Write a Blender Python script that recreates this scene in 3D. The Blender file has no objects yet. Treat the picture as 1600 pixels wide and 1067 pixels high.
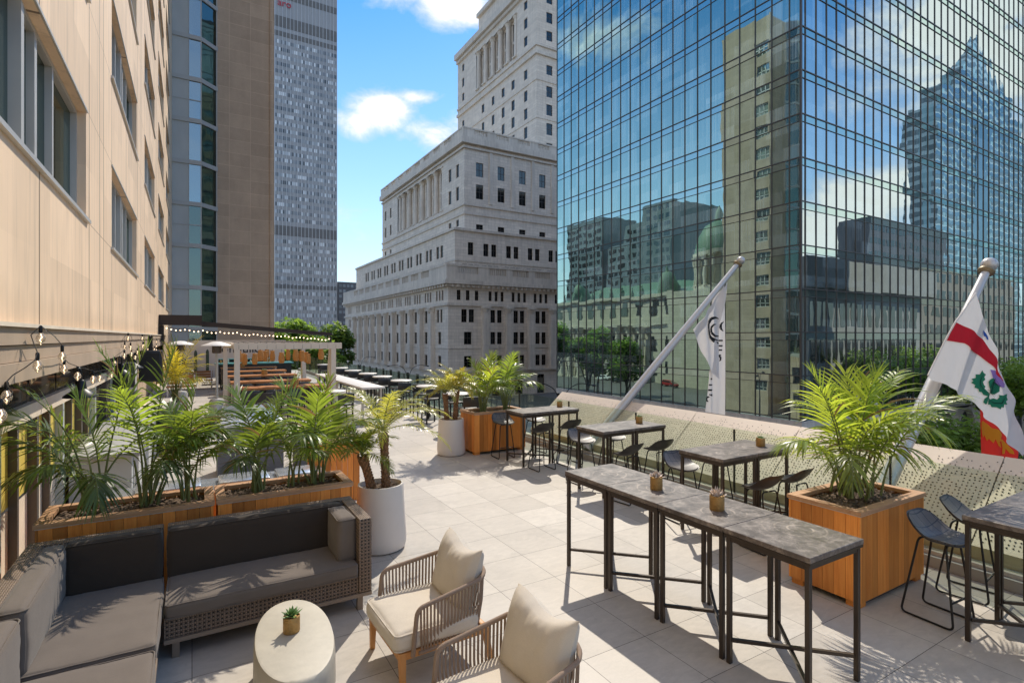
import bpy, bmesh, math, random
from mathutils import Vector, Matrix, noise
V = Vector
rad = math.radians
SC = bpy.context.scene
COL = SC.collection
random.seed(7)

# ------------------------------------------------------------------ camera
YAW = math.atan(500 / 838.0)
EYE = 2.56
FX, FY, RX, RY = math.sin(YAW), math.cos(YAW), math.cos(YAW), -math.sin(YAW)
cam_d = bpy.data.cameras.new("camera")
cam = bpy.data.objects.new("camera", cam_d)
COL.objects.link(cam)
cam_d.sensor_width = 36
cam_d.lens = 838.0 / 1600 * 36
cam_d.shift_y = -6.5 / 1600
cam_d.clip_start = 0.05
cam_d.clip_end = 3000
cam.location = (0, 0, EYE)
cam.rotation_euler = (rad(90), 0, -YAW)
SC.camera = cam

def shown(pts):
    """how large a face shows in the photograph, used only to rank repeats"""
    q = []
    for p in pts:
        d = p[0] * FX + p[1] * FY
        if d < 0.3:
            return 0
        q.append(((p[0] * RX + p[1] * RY) / d, (p[2] - EYE) / d))
    if all(abs(a) > 0.96 for a, b in q) or all(abs(b) > 0.64 for a, b in q):
        return 0
    a = 0
    for i in range(len(q)):
        j = (i + 1) % len(q)
        a += q[i][0] * q[j][1] - q[j][0] * q[i][1]
    return abs(a) / 2

# ------------------------------------------------------------------ objects
def put(o, parent=None):
    COL.objects.link(o)
    if parent:
        o.parent = parent
    return o

def tag(o, label=None, cat=None, group=None, kind=None):
    if label: o["label"] = label
    if cat: o["category"] = cat
    if group: o["group"] = group
    if kind: o["kind"] = kind
    return o

def thing(name, label, cat, loc=(0, 0, 0), rotz=0, group=None):
    o = bpy.data.objects.new(name, None)
    o.empty_display_size = 0.1
    put(o)
    o.location = loc
    o.rotation_euler = (0, 0, rotz)
    return tag(o, label, cat, group)

def kids(o):
    return [c for c in list(COL.objects) if c.parent == o]

def dup(root, loc, rotz=0, label=None, group=None):
    r = root.copy(); COL.objects.link(r)
    r.location = loc; r.rotation_euler = (0, 0, rotz)
    if label: r["label"] = label
    if group: r["group"] = group
    for ch in kids(root):
        c = ch.copy(); COL.objects.link(c); c.parent = r
        for g in kids(ch):
            d = g.copy(); COL.objects.link(d); d.parent = c
    return r

def base_of(o):
    l = V((0, 0, 0))
    while o:
        l = l + V(o.location); o = o.parent
    return l

class MB:
    def __init__(s):
        s.v = []; s.f = []; s.mi = []; s.t = []; s.M = None
    def add(s, vs, fs, mi=0, t=0.5):
        n = len(s.v)
        for p in vs:
            p = V(p)
            s.v.append(s.M @ p if s.M else p)
        for f in fs:
            s.f.append([n + i for i in f]); s.mi.append(mi); s.t.append(t)
        return s
    def quad(s, a, b, c, d, mi=0, t=0.5):
        return s.add([a, b, c, d], [(0, 1, 2, 3)], mi, t)
    def poly(s, pts, mi=0, t=0.5):
        return s.add(pts, [tuple(range(len(pts)))], mi, t)
    def box(s, x0, x1, y0, y1, z0, z1, mi=0, t=0.5):
        return s.add([(x0, y0, z0), (x1, y0, z0), (x1, y1, z0), (x0, y1, z0), (x0, y0, z1), (x1, y0, z1), (x1, y1, z1), (x0, y1, z1)],
                     [(0, 3, 2, 1), (4, 5, 6, 7), (0, 1, 5, 4), (1, 2, 6, 5), (2, 3, 7, 6), (3, 0, 4, 7)], mi, t)
    def bar(s, p, q, w, h=None, mi=0, t=0.5, up=(0, 0, 1)):
        p = V(p); q = V(q); h = h or w
        d = (q - p).normalized(); u = V(up)
        if abs(d.dot(u)) > 0.98: u = V((0, 1, 0))
        a = d.cross(u).normalized() * (w / 2); b = a.cross(d).normalized() * (h / 2)
        vs = [p - a - b, p + a - b, p + a + b, p - a + b, q - a - b, q + a - b, q + a + b, q - a + b]
        return s.add(vs, [(0, 1, 2, 3), (7, 6, 5, 4), (0, 4, 5, 1), (1, 5, 6, 2), (2, 6, 7, 3), (3, 7, 4, 0)], mi, t)
    def tube(s, path, r, n=8, mi=0, t=0.5, closed=False, caps=True):
        path = [V(p) for p in path]; m = len(path)
        rs = r if isinstance(r, (list, tuple)) else [r] * m
        vs = []; prev = None
        for i, p in enumerate(path):
            if closed: d = path[(i + 1) % m] - path[i - 1]
            else: d = path[min(i + 1, m - 1)] - path[max(i - 1, 0)]
            if d.length < 1e-9: d = V((0, 0, 1))
            d.normalize()
            if prev is None:
                u = V((0, 0, 1)) if abs(d.z) < 0.9 else V((0, 1, 0))
                a = d.cross(u).normalized()
            else:
                a = prev - d * prev.dot(d)
                a = a.normalized() if a.length > 1e-6 else d.orthogonal().normalized()
            prev = a; b = d.cross(a)
            for k in range(n):
                g = 2 * math.pi * k / n
                vs.append(p + a * (rs[i] * math.cos(g)) + b * (rs[i] * math.sin(g)))
        fs = []
        for i in range(m if closed else m - 1):
            j = (i + 1) % m
            for k in range(n):
                l = (k + 1) % n
                fs.append((i * n + k, i * n + l, j * n + l, j * n + k))
        if caps and not closed:
            fs.append(tuple(range(n - 1, -1, -1))); fs.append(tuple(range((m - 1) * n, m * n)))
        return s.add(vs, fs, mi, t)
    def lathe(s, prof, n=24, c=(0, 0, 0), mi=0, t=0.5, sx=1, sy=1, caps=True):
        vs = []; fs = []
        for r, z in prof:
            for k in range(n):
                g = 2 * math.pi * k / n
                vs.append((c[0] + r * math.cos(g) * sx, c[1] + r * math.sin(g) * sy, c[2] + z))
        m = len(prof)
        for i in range(m - 1):
            for k in range(n):
                l = (k + 1) % n
                fs.append((i * n + k, i * n + l, (i + 1) * n + l, (i + 1) * n + k))
        if caps:
            fs.append(tuple(range(n - 1, -1, -1))); fs.append(tuple(range((m - 1) * n, m * n)))
        return s.add(vs, fs, mi, t)
    def grid(s, fn, nu, nv, mi=0, t=0.5, flip=False):
        vs = [fn(i / nu, j / nv) for j in range(nv + 1) for i in range(nu + 1)]
        fs = []
        for j in range(nv):
            for i in range(nu):
                a = j * (nu + 1) + i
                q = (a, a + 1, a + nu + 2, a + nu + 1)
                fs.append(q[::-1] if flip else q)
        return s.add(vs, fs, mi, t)
    def sphere(s, c, r, n=12, m=8, mi=0, t=0.5, sz=1.0):
        prof = [(max(1e-4, r * math.sin(math.pi * i / m)), -r * sz * math.cos(math.pi * i / m)) for i in range(m + 1)]
        return s.lathe(prof, n, c, mi, t)
    def build(s, name, mats, parent=None, smooth=False, bev=0, seg=2, world=False, ang=40, fix=True):
        me = bpy.data.meshes.new(name)
        off = base_of(parent) if (world and parent) else V((0, 0, 0))
        me.from_pydata([tuple(p - off) for p in s.v], [], s.f)
        mats = mats if isinstance(mats, (list, tuple)) else [mats]
        for m in mats: me.materials.append(m)
        for i, p in enumerate(me.polygons): p.material_index = s.mi[i]
        at = me.attributes.new("tint", "FLOAT", "FACE")
        at.data.foreach_set("value", s.t)
        if fix or bev:
            b = bmesh.new(); b.from_mesh(me)
            if fix: bmesh.ops.recalc_face_normals(b, faces=b.faces)
            if bev:
                bmesh.ops.bevel(b, geom=list(b.edges), offset=bev, segments=seg, profile=0.5, affect="EDGES", clamp_overlap=True)
            b.to_mesh(me); b.free()
        if smooth or bev:
            me.polygons.foreach_set("use_smooth", [True] * len(me.polygons))
            me.set_sharp_from_angle(angle=rad(ang))
        me.update()
        return put(bpy.data.objects.new(name, me), parent)

def bend(pts, r=0.04, n=5):
    """round the corners of a polyline"""
    pts = [V(p) for p in pts]; out = [pts[0]]
    for i in range(1, len(pts) - 1):
        a, b, c = pts[i - 1], pts[i], pts[i + 1]
        k = min(r, (a - b).length * 0.45, (c - b).length * 0.45)
        p = b + (a - b).normalized() * k; q = b + (c - b).normalized() * k
        for j in range(n + 1):
            t = j / n
            out.append(p * (1 - t) ** 2 + b * (2 * t * (1 - t)) + q * t ** 2)
    out.append(pts[-1])
    return out

# ------------------------------------------------------------------ materials
class NT:
    def __init__(s, name, world=False):
        s.m = bpy.data.materials.new(name); s.m.use_nodes = True
        s.t = s.m.node_tree; s.t.nodes.clear()
        s.out = s.n("ShaderNodeOutputMaterial")
    def n(s, typ, **kw):
        x = s.t.nodes.new(typ)
        for k, v in kw.items():
            if k[0] == "_": setattr(x, k[1:], v)
        return x
    def link(s, a, b): s.t.links.new(a, b)
    def setin(s, sock, v):
        if hasattr(v, "is_output") or isinstance(v, bpy.types.NodeSocket): s.link(v, sock)
        else: sock.default_value = v
    def math(s, op, a, b=None, c=None, clamp=False):
        x = s.n("ShaderNodeMath"); x.operation = op; x.use_clamp = clamp
        s.setin(x.inputs[0], a)
        if b is not None: s.setin(x.inputs[1], b)
        if c is not None: s.setin(x.inputs[2], c)
        return x.outputs[0]
    def vmath(s, op, a, b=None):
        x = s.n("ShaderNodeVectorMath"); x.operation = op
        s.setin(x.inputs[0], a)
        if b is not None: s.setin(x.inputs[1], b)
        return x.outputs["Value"] if op in ("LENGTH", "DOT_PRODUCT", "DISTANCE") else x.outputs[0]
    def coord(s, kind="Object"):
        return s.n("ShaderNodeTexCoord").outputs[kind]
    def geo(s, k): return s.n("ShaderNodeNewGeometry").outputs[k]
    def sep(s, v):
        x = s.n("ShaderNodeSeparateXYZ"); s.link(v, x.inputs[0]); return x.outputs
    def comb(s, a, b, c):
        x = s.n("ShaderNodeCombineXYZ")
        for i, q in enumerate((a, b, c)): s.setin(x.inputs[i], q)
        return x.outputs[0]
    def scale(s, v, sc):
        return s.vmath("MULTIPLY", v, sc)
    def noise(s, v, scale=5, detail=3, rough=0.55, dist=0):
        x = s.n("ShaderNodeTexNoise"); s.link(v, x.inputs["Vector"])
        x.inputs["Scale"].default_value = scale; x.inputs["Detail"].default_value = detail
        x.inputs["Roughness"].default_value = rough; x.inputs["Distortion"].default_value = dist
        return x.outputs["Fac"]
    def ramp(s, f, stops, interp="LINEAR"):
        x = s.n("ShaderNodeValToRGB"); s.link(f, x.inputs[0]); e = x.color_ramp.elements
        x.color_ramp.interpolation = interp
        while len(e) < len(stops): e.new(0.5)
        for i, (p, c) in enumerate(stops):
            e[i].position = p
            e[i].color = (c, c, c, 1) if not isinstance(c, (tuple, list)) else tuple(c) + (1,) * (4 - len(c))
        return x.outputs[0]
    def mix(s, f, a, b, blend="MIX"):
        x = s.n("ShaderNodeMix"); x.data_type = "RGBA"; x.blend_type = blend
        s.setin(x.inputs[0], f)
        for sock, q in ((x.inputs[6], a), (x.inputs[7], b)):
            if isinstance(q, (tuple, list)): sock.default_value = tuple(q) + (1,) * (4 - len(q))
            elif isinstance(q, (int, float)): sock.default_value = (q, q, q, 1)
            else: s.link(q, sock)
        return x.outputs[2]
    def val(s, col, f):
        """colour multiplied by a float"""
        x = s.n("ShaderNodeVectorMath"); x.operation = "SCALE"
        if isinstance(col, (tuple, list)): x.inputs[0].default_value = tuple(col)[:3]
        else: s.link(col, x.inputs[0])
        s.setin(x.inputs["Scale"], f)
        return x.outputs[0]
    def attr(s, name="tint"):
        x = s.n("ShaderNodeAttribute"); x.attribute_name = name; return x.outputs["Fac"]
    def rnd(s): return s.n("ShaderNodeObjectInfo").outputs["Random"]
    def bump(s, h, strength=0.3, dist=0.01):
        x = s.n("ShaderNodeBump"); s.link(h, x.inputs["Height"])
        x.inputs["Strength"].default_value = strength; x.inputs["Distance"].default_value = dist
        return x.outputs[0]
    def bsdf(s, col, rough=0.6, metal=0, spec=0.5, normal=None, emit=None, est=0, coat=0):
        b = s.n("ShaderNodeBsdfPrincipled")
        if isinstance(col, (tuple, list)): b.inputs["Base Color"].default_value = tuple(col)[:3] + (1,)
        else: s.link(col, b.inputs["Base Color"])
        s.setin(b.inputs["Roughness"], rough); s.setin(b.inputs["Metallic"], metal)
        b.inputs["Specular IOR Level"].default_value = spec
        b.inputs["Coat Weight"].default_value = coat
        if normal is not None: s.link(normal, b.inputs["Normal"])
        if emit:
            b.inputs["Emission Color"].default_value = tuple(emit) + (1,); b.inputs["Emission Strength"].default_value = est
        return b.outputs[0]
    def done(s, sh):
        s.link(sh, s.out.inputs["Surface"]); return s.m
    def shmix(s, f, a, b):
        x = s.n("ShaderNodeMixShader"); s.setin(x.inputs[0], f); s.link(a, x.inputs[1]); s.link(b, x.inputs[2]); return x.outputs[0]

def pm(name, col, rough=0.6, metal=0.0, var=0.15, sc=4.0, bump=0.0, bsc=60.0, tint=0.0, spec=0.5, fine=0.0, rnd=0.0, stretch=(1, 1, 1), emit=None, est=0):
    k = NT(name); c = k.coord("Object"); c = k.scale(c, stretch) if stretch != (1, 1, 1) else c
    f = k.noise(c, sc, 4)
    g = k.math("MULTIPLY_ADD", f, 2 * var, 1 - var)
    if fine: g = k.math("MULTIPLY", g, k.math("MULTIPLY_ADD", k.noise(c, bsc, 2), 2 * fine, 1 - fine))
    if tint: g = k.math("MULTIPLY", g, k.math("MULTIPLY_ADD", k.attr(), 2 * tint, 1 - tint))
    if rnd: g = k.math("MULTIPLY", g, k.math("MULTIPLY_ADD", k.rnd(), 2 * rnd, 1 - rnd))
    r = k.math("MULTIPLY_ADD", f, 0.2, rough - 0.1, clamp=True)
    nm = k.bump(k.noise(c, bsc, 3), bump, 0.01) if bump else None
    return k.done(k.bsdf(k.val(col, g), r, metal, spec, nm, emit, est))
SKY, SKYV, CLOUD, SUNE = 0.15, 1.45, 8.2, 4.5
M = {}
# floor of square stone tiles
k = NT("stone_tiles"); c = k.coord()
br = k.n("ShaderNodeTexBrick"); br.offset = 0.0; k.link(k.vmath("ADD", c, (66.7, 66.67, 0)), br.inputs["Vector"])
br.inputs["Scale"].default_value = 1; br.inputs["Brick Width"].default_value = 0.667; br.inputs["Row Height"].default_value = 0.667
br.inputs["Mortar Size"].default_value = 0.0026; br.inputs["Mortar Smooth"].default_value = 0.1
br.inputs["Color1"].default_value = (0.455, 0.415, 0.365, 1); br.inputs["Color2"].default_value = (0.565, 0.52, 0.46, 1); br.inputs["Mortar"].default_value = (0.10, 0.09, 0.08, 1)
f1 = k.noise(c, 1.1, 5, 0.65); f2 = k.noise(k.scale(c, (1, 2.2, 1)), 7, 5, 0.7, 0.6); f3 = k.noise(c, 90, 2)
g = k.math("MULTIPLY", k.math("MULTIPLY_ADD", f1, 0.40, 0.74), k.math("MULTIPLY_ADD", f2, 0.46, 0.75))
g = k.math("MULTIPLY", g, k.math("MULTIPLY_ADD", f3, 0.12, 0.94))
st = k.mix(1.0, k.ramp(k.noise(c, 0.8, 6, 0.7, 1.0), [(0.56, 1.0), (0.72, 0.78)]), k.ramp(k.noise(c, 3.1, 7, 0.75, 1.8), [(0.62, 1.0), (0.72, 0.84)]), "MULTIPLY")
col = k.mix(1.0, k.val(br.outputs["Color"], g), st, "MULTIPLY")
M["tiles"] = k.done(k.bsdf(col, k.math("MULTIPLY_ADD", f2, 0.3, 0.38), 0, 0.35, k.bump(k.math("MULTIPLY_ADD", br.outputs["Fac"], -1.0, k.math("MULTIPLY", f3, 0.15)), 0.35, 0.004)))

def ashlar(name, col, w, h, joint=0.02, dark=0.55, var=0.25, c2=0.8, tint=0.0, streak=0.0, rough=0.75, offs=0.5, bev=0.3):
    """stone courses that wrap around vertical walls"""
    k = NT(name); c = k.coord(); x, y, z = k.sep(c)
    u = k.math("ADD", x, y); v = k.comb(k.math("ADD", u, 700.0), k.math("ADD", z, 300.0), 0.0)
    br = k.n("ShaderNodeTexBrick"); br.offset = offs; k.link(v, br.inputs["Vector"])
    br.inputs["Scale"].default_value = 1; br.inputs["Brick Width"].default_value = w; br.inputs["Row Height"].default_value = h
    br.inputs["Mortar Size"].default_value = joint; br.inputs["Mortar Smooth"].default_value = 0.2
    br.inputs["Color1"].default_value = tuple(a * c2 for a in col) + (1,); br.inputs["Color2"].default_value = tuple(col) + (1,)
    br.inputs["Mortar"].default_value = tuple(a * dark for a in col) + (1,)
    f = k.noise(c, 0.5, 6, 0.65)
    g = k.math("MULTIPLY_ADD", f, 2 * var, 1 - var)
    f2 = k.noise(k.scale(c, (1, 1, 0.08)), 2.2, 4)
    if streak: g = k.math("MULTIPLY", g, k.math("MULTIPLY_ADD", f2, 2 * streak, 1 - streak))
    g = k.math("MULTIPLY", g, k.math("MULTIPLY_ADD", k.noise(c, 14, 3), 0.2, 0.9))
    if tint: g = k.math("MULTIPLY", g, k.math("MULTIPLY_ADD", k.attr(), 2 * tint, 1 - tint))
    return k.done(k.bsdf(k.val(br.outputs["Color"], g), rough, 0, 0.3, k.bump(k.math("SUBTRACT", k.math("MULTIPLY", f, 0.2), br.outputs["Fac"]), bev, 0.03)))

M["granite"] = ashlar("pale_granite", (0.80, 0.71, 0.60), 1.9, 0.62, 0.03, 0.72, 0.16, 0.86, streak=0.2)
M["granite_trim"] = ashlar("granite_trim", (0.70, 0.63, 0.54), 3.5, 5.0, 0.02, 0.75, 0.2, 0.9, streak=0.3)
M["brown_stone"] = ashlar("brown_limestone", (0.50, 0.38, 0.28), 1.55, 1.05, 0.022, 1.15, 0.26, 0.86, streak=0.12, offs=0.0)
M["church_stone"] = ashlar("church_stone", (0.55, 0.50, 0.40), 1.5, 0.8, 0.03, 0.7, 0.2, 0.9)

# warm cladding of the hotel: big thin panels with vertical joints
k = NT("cream_cladding"); c = k.coord(); x, y, z = k.sep(c)
def comb_line(v, period, off, wid):
    a = k.math("FRACT", k.math("DIVIDE", k.math("SUBTRACT", v, off - 100 * period), period))
    return k.math("LESS_THAN", a, wid / period)
l1 = k.math("MAXIMUM", comb_line(y, 8.15, 4.4, 0.045), comb_line(y, 8.15, 6.95, 0.045))
l1 = k.math("MAXIMUM", l1, k.math("MAXIMUM", comb_line(y, 8.15, 9.95, 0.045), comb_line(y, 8.15, 11.0, 0.045)))
l1 = k.math("MAXIMUM", l1, comb_line(y, 8.15, 11.45, 0.045))
l2 = comb_line(z, 3.2, 1.02, 0.02)
l3 = comb_line(z, 3.2, 2.62, 0.018)
line = k.math("MAXIMUM", l1, k.math("MULTIPLY", k.math("MAXIMUM", l2, l3), 0.5))
cell = k.n("ShaderNodeTexWhiteNoise"); cell.noise_dimensions = "2D"
k.link(k.comb(k.math("FLOOR", k.math("DIVIDE", k.math("ADD", y, 100), 1.36)), k.math("FLOOR", k.math("DIVIDE", k.math("ADD", z, 98.98), 1.6)), 0), cell.inputs["Vector"])
f = k.noise(k.scale(c, (1, 1, 0.5)), 1.3, 6, 0.6); f2 = k.noise(k.scale(c, (1, 1, 0.12)), 3.0, 4)
streak = k.ramp(k.noise(k.scale(c, (1, 1, 0.05)), 7.0, 5, 0.7), [(0.50, 1.0), (0.68, 0.74)])
dirt = k.ramp(k.math("MULTIPLY_ADD", z, 1.4, k.math("MULTIPLY_ADD", f2, 0.9, -3.85)), [(0.0, 0.62), (0.85, 1.0)])
g = k.math("MULTIPLY", k.math("MULTIPLY_ADD", f, 0.30, 0.85), k.math("MULTIPLY_ADD", f2, 0.16, 0.92))
g = k.math("MULTIPLY", g, k.math("MULTIPLY_ADD", cell.outputs["Value"], 0.17, 0.91))
col = k.mix(line, k.val((0.91, 0.68, 0.465), g), (0.25, 0.17, 0.11))
col = k.mix(1.0, k.mix(0.8, col, streak, "MULTIPLY"), dirt, "MULTIPLY")
M["cladding"] = k.done(k.bsdf(col, 0.55, 0, 0.35, k.bump(k.math("MULTIPLY_ADD", line, -1.0, k.math("MULTIPLY", f, 0.1)), 0.4, 0.01)))
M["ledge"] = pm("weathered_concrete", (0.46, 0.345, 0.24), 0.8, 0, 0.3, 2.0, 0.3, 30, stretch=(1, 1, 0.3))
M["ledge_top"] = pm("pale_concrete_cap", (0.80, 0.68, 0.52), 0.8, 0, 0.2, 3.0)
M["rail_taupe"] = pm("taupe_painted_rail", (0.24, 0.185, 0.14), 0.5, 0.1, 0.15, 6)
M["concrete"] = pm("grey_concrete", (0.36, 0.35, 0.33), 0.8, 0, 0.2, 1.5, 0.1, 20)
M["dark_concrete"] = pm("dark_concrete", (0.2, 0.2, 0.2), 0.8, 0, 0.2, 1.5)
M["alu"] = pm("pale_aluminium", (0.55, 0.53, 0.49), 0.4, 0.3, 0.1, 3)
M["bronze"] = pm("dark_bronze_frame", (0.12, 0.10, 0.085), 0.45, 0.4, 0.1, 3)

def glassy(name, tint, dif, fac, rough=0.02, wav=0.0, wsc=0.7, tintv=0.0, curtain=0.0, fres=False):
    """reflective pane: mirror part plus what shows of the room behind"""
    k = NT(name); c = k.coord(); x, y, z = k.sep(c)
    gl = k.n("ShaderNodeBsdfGlossy"); gl.inputs["Color"].default_value = tuple(tint) + (1,); gl.inputs["Roughness"].default_value = rough
    if wav: k.link(k.bump(k.noise(c, wsc, 1.5, 0.4), 1.0, wav), gl.inputs["Normal"])
    d = k.n("ShaderNodeBsdfDiffuse")
    col = dif
    if curtain:
        u = k.math("ADD", x, y)
        f = k.noise(k.comb(k.math("MULTIPLY", u, 2.6), k.math("MULTIPLY", z, 0.02), 0), 2.0, 3)
        w = k.n("ShaderNodeTexWhiteNoise"); w.noise_dimensions = "2D"
        k.link(k.comb(k.math("FLOOR", k.math("DIVIDE", u, 1.47)), k.math("FLOOR", k.math("DIVIDE", k.math("ADD", z, 0.4), 3.35)), 0), w.inputs["Vector"])
        q = k.math("MULTIPLY", k.ramp(z, [(0.0, 0.12), (1.0, 1.0)]) if False else k.math("MULTIPLY_ADD", k.math("MULTIPLY", z, 0.045, clamp=True), 0.96, 0.04), k.math("MULTIPLY", k.ramp(f, [(0.35, 0.2), (0.62, 1.0)]), k.ramp(w.outputs["Value"], [(0.0, 0.12), (1.0, 1.0)])))
        zf = k.math("FRACT", k.math("DIVIDE", k.math("ADD", z, 0.4), 3.35))
        w3 = k.n("ShaderNodeTexWhiteNoise"); w3.noise_dimensions = "2D"
        k.link(k.comb(k.math("FLOOR", k.math("DIVIDE", u, 2.95)), k.math("FLOOR", k.math("DIVIDE", k.math("ADD", z, 13.4), 3.35)), 0), w3.inputs["Vector"])
        bl_ = k.math("MULTIPLY", k.math("GREATER_THAN", zf, k.math("MULTIPLY_ADD", w3.outputs["Value"], 1.5, .12)), .38)
        q = k.math("ADD", q, k.math("MULTIPLY", bl_, k.math("MULTIPLY_ADD", k.math("MULTIPLY", z, 0.06, clamp=True), 0.85, 0.15)))
        col = k.val((dif[0] + curtain * .85, dif[1] + curtain, dif[2] + curtain), q)
    if tintv:
        col = k.val(col, k.math("MULTIPLY_ADD", k.attr(), 2 * tintv, 1 - tintv))
    k.setin(d.inputs["Color"], col if not isinstance(col, (tuple, list)) else tuple(col) + (1,))
    ff = fac
    if fres:
        lw = k.n("ShaderNodeLayerWeight"); lw.inputs[0].default_value = 0.35
        ff = k.math("MULTIPLY_ADD", lw.outputs["Fresnel"], 0.8, fac, True)
    return k.done(k.shmix(ff, d.outputs[0], gl.outputs[0]))
M["tower_glass"] = glassy("blue_green_tower_glass", (0.58, 0.80, 0.70), (0.025, 0.05, 0.055), 0.68, 0.01, 0.0042, 0.55, 0.2, 0.70)
M["tower_glass_side"] = glassy("grey_tower_glass", (0.72, 0.84, 0.83), (0.03, 0.04, 0.045), 0.74, 0.01, 0.0042, 0.55, 0.2, 0.46)
M["spandrel_glass"] = glassy("spandrel_glass", (0.62, 0.82, 0.76), (0.12, 0.16, 0.17), 0.72, 0.015, 0.0042, 0.5, 0.2)
M["dark_glass"] = glassy("dark_window_glass", (0.5, 0.52, 0.5), (0.016, 0.018, 0.018), 0.16, 0.04, 0, 1, 0.8, fres=True)
M["hotel_glass"] = glassy("green_window_glass", (0.60, 0.72, 0.66), (0.075, 0.085, 0.055), 0.40, 0.02, 0.004, 0.8, 0.4, 0.20)
M["bay_glass"] = glassy("blue_bay_glass", (0.5, 0.62, 0.66), (0.05, 0.09, 0.12), 0.5, 0.05, 0.004, 0.8, 0.5)
M["bay_dark"] = glassy("dark_green_bay_glass", (0.35, 0.45, 0.42), (0.02, 0.035, 0.035), 0.35, 0.03, 0.006, 0.8, 0.5)
M["shop_glass"] = glassy("storefront_glass", (0.45, 0.45, 0.42), (0.10, 0.085, 0.07), 0.4, 0.03, 0.003, 0.8, 0.3)
M["grey_panel"] = pm("grey_bay_panel", (0.48, 0.49, 0.48), 0.5, 0, 0.2, 0.8, stretch=(1, 1, 0.4))
M["slab_edge"] = pm("grey_slab_edge", (0.45, 0.45, 0.44), 0.6, 0, 0.1, 1)
M["mullion"] = pm("brown_grey_mullion", (0.10, 0.09, 0.08), 0.45, 0.3, 0.1, 1)
M["pvm"] = pm("silver_aluminium_facade", (0.36, 0.36, 0.365), 0.5, 0.2, 0.15, 0.05)
M["pvm_line"] = pm("bright_mullion", (0.62, 0.63, 0.64), 0.4, 0.2, 0.1, 0.2)
M["pvm_dark"] = pm("mechanical_floor_louvre", (0.16, 0.155, 0.15), 0.6, 0.1, 0.2, 0.3)
k = NT("office_blinds"); t = k.attr()
M["pvm_win"] = k.done(k.bsdf(k.ramp(t, [(0.0, (0.07, 0.08, 0.09)), (0.12, (0.16, 0.18, 0.20)), (0.5, (0.28, 0.31, 0.34)), (0.72, (0.50, 0.54, 0.58)), (1.0, (0.85, 0.88, 0.9))]), 0.2, 0, 0.6))
k = NT("banded_teal_facade"); c = k.coord(); x, y, z = k.sep(c)
bd = k.math("LESS_THAN", k.math("FRACT", k.math("DIVIDE", k.math("ADD", z, 90), 4.2)), 0.42)
vb = k.math("LESS_THAN", k.math("FRACT", k.math("DIVIDE", k.math("ADD", k.math("ADD", x, y), 900), 13.0)), 0.22)
bc_ = k.mix(bd, (0.10, 0.15, 0.17), (0.42, 0.52, 0.54)); bc_ = k.mix(k.math("MULTIPLY", vb, 0.7), bc_, (0.32, 0.55, 0.62))
M["banded"] = k.done(k.bsdf(k.val(bc_, k.math("MULTIPLY_ADD", k.noise(c, .08, 3), .7, .65)), 0.3, 0, 0.5))
M["dark_tower"] = pm("dark_facade", (0.10, 0.10, 0.11), 0.5, 0.1, 0.2, 0.2)
M["slate_tower"] = pm("blue_grey_facade", (0.16, 0.19, 0.20), 0.4, 0.1, 0.3, 0.1, stretch=(1, 1, 3))
M["beige_block"] = pm("beige_facade", (0.30, 0.26, 0.21), 0.7, 0, 0.2, 0.3)
M["copper"] = pm("green_copper", (0.12, 0.20, 0.13), 0.6, 0.0, 0.35, 1.2, stretch=(1, 1, 0.4))
M["street"] = pm("asphalt", (0.055, 0.055, 0.057), 0.85, 0, 0.2, 0.6, 0.2, 20)
M["pave"] = pm("pavement_concrete", (0.32, 0.31, 0.29), 0.85, 0, 0.15, 0.8)
M["lawn"] = pm("park_grass", (0.06, 0.10, 0.03), 0.9, 0, 0.3, 0.5)
M["ground"] = pm("city_ground", (0.12, 0.115, 0.105), 0.9, 0, 0.3, 0.05)
M["white_paint"] = pm("white_paint", (0.8, 0.78, 0.74), 0.5, 0, 0.08, 3)
M["road_line"] = pm("road_marking", (0.7, 0.7, 0.68), 0.7, 0, 0.1, 3)

# furniture
M["steel"] = pm("dark_brown_steel", (0.060, 0.046, 0.036), 0.35, 0.55, 0.25, 6, 0.05, 80)
M["black_metal"] = pm("black_metal", (0.018, 0.017, 0.017), 0.4, 0.4, 0.2, 6)
M["black_shell"] = pm("black_moulded_shell", (0.030, 0.027, 0.025), 0.42, 0, 0.15, 8)
M["black_box"] = pm("black_cabinet", (0.016, 0.016, 0.018), 0.5, 0, 0.2, 4)
k = NT("quilted_grey_vinyl"); c = k.coord(); x, y, z = k.sep(c)
a = k.math("ABSOLUTE", k.math("SUBTRACT", k.math("FRACT", k.math("MULTIPLY", k.math("ADD", x, 1.0), 11)), 0.5))
b = k.math("ABSOLUTE", k.math("SUBTRACT", k.math("FRACT", k.math("MULTIPLY", k.math("ADD", y, 1.0), 11)), 0.5))
sm = k.math("GREATER_THAN", k.math("MAXIMUM", a, b), 0.46)
M["quilt"] = k.done(k.bsdf(k.mix(sm, k.val((0.115, 0.10, 0.088), k.math("MULTIPLY_ADD", k.noise(c, 20, 2), 0.3, 0.85)), (0.03, 0.03, 0.034)), 0.45, 0, 0.5))
k = NT("dark_marble_top"); c = k.vmath("ADD", k.coord(), k.comb(k.math("MULTIPLY", k.rnd(), 3), 0.0, 0.0))
x, y, z = k.sep(k.coord())
f = k.noise(c, 3.0, 6, 0.62, 1.2); f2 = k.noise(c, 9, 5, 0.7, 0.5)
r0 = k.vmath("LENGTH", k.vmath("SUBTRACT", k.coord(), k.comb(k.math("MULTIPLY_ADD", k.rnd(), 0.3, -0.15), 0.02, 1.06)))
ring = k.math("SINE", k.math("MULTIPLY", k.math("ADD", r0, k.math("MULTIPLY", f, 0.05)), 68.0))
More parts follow.
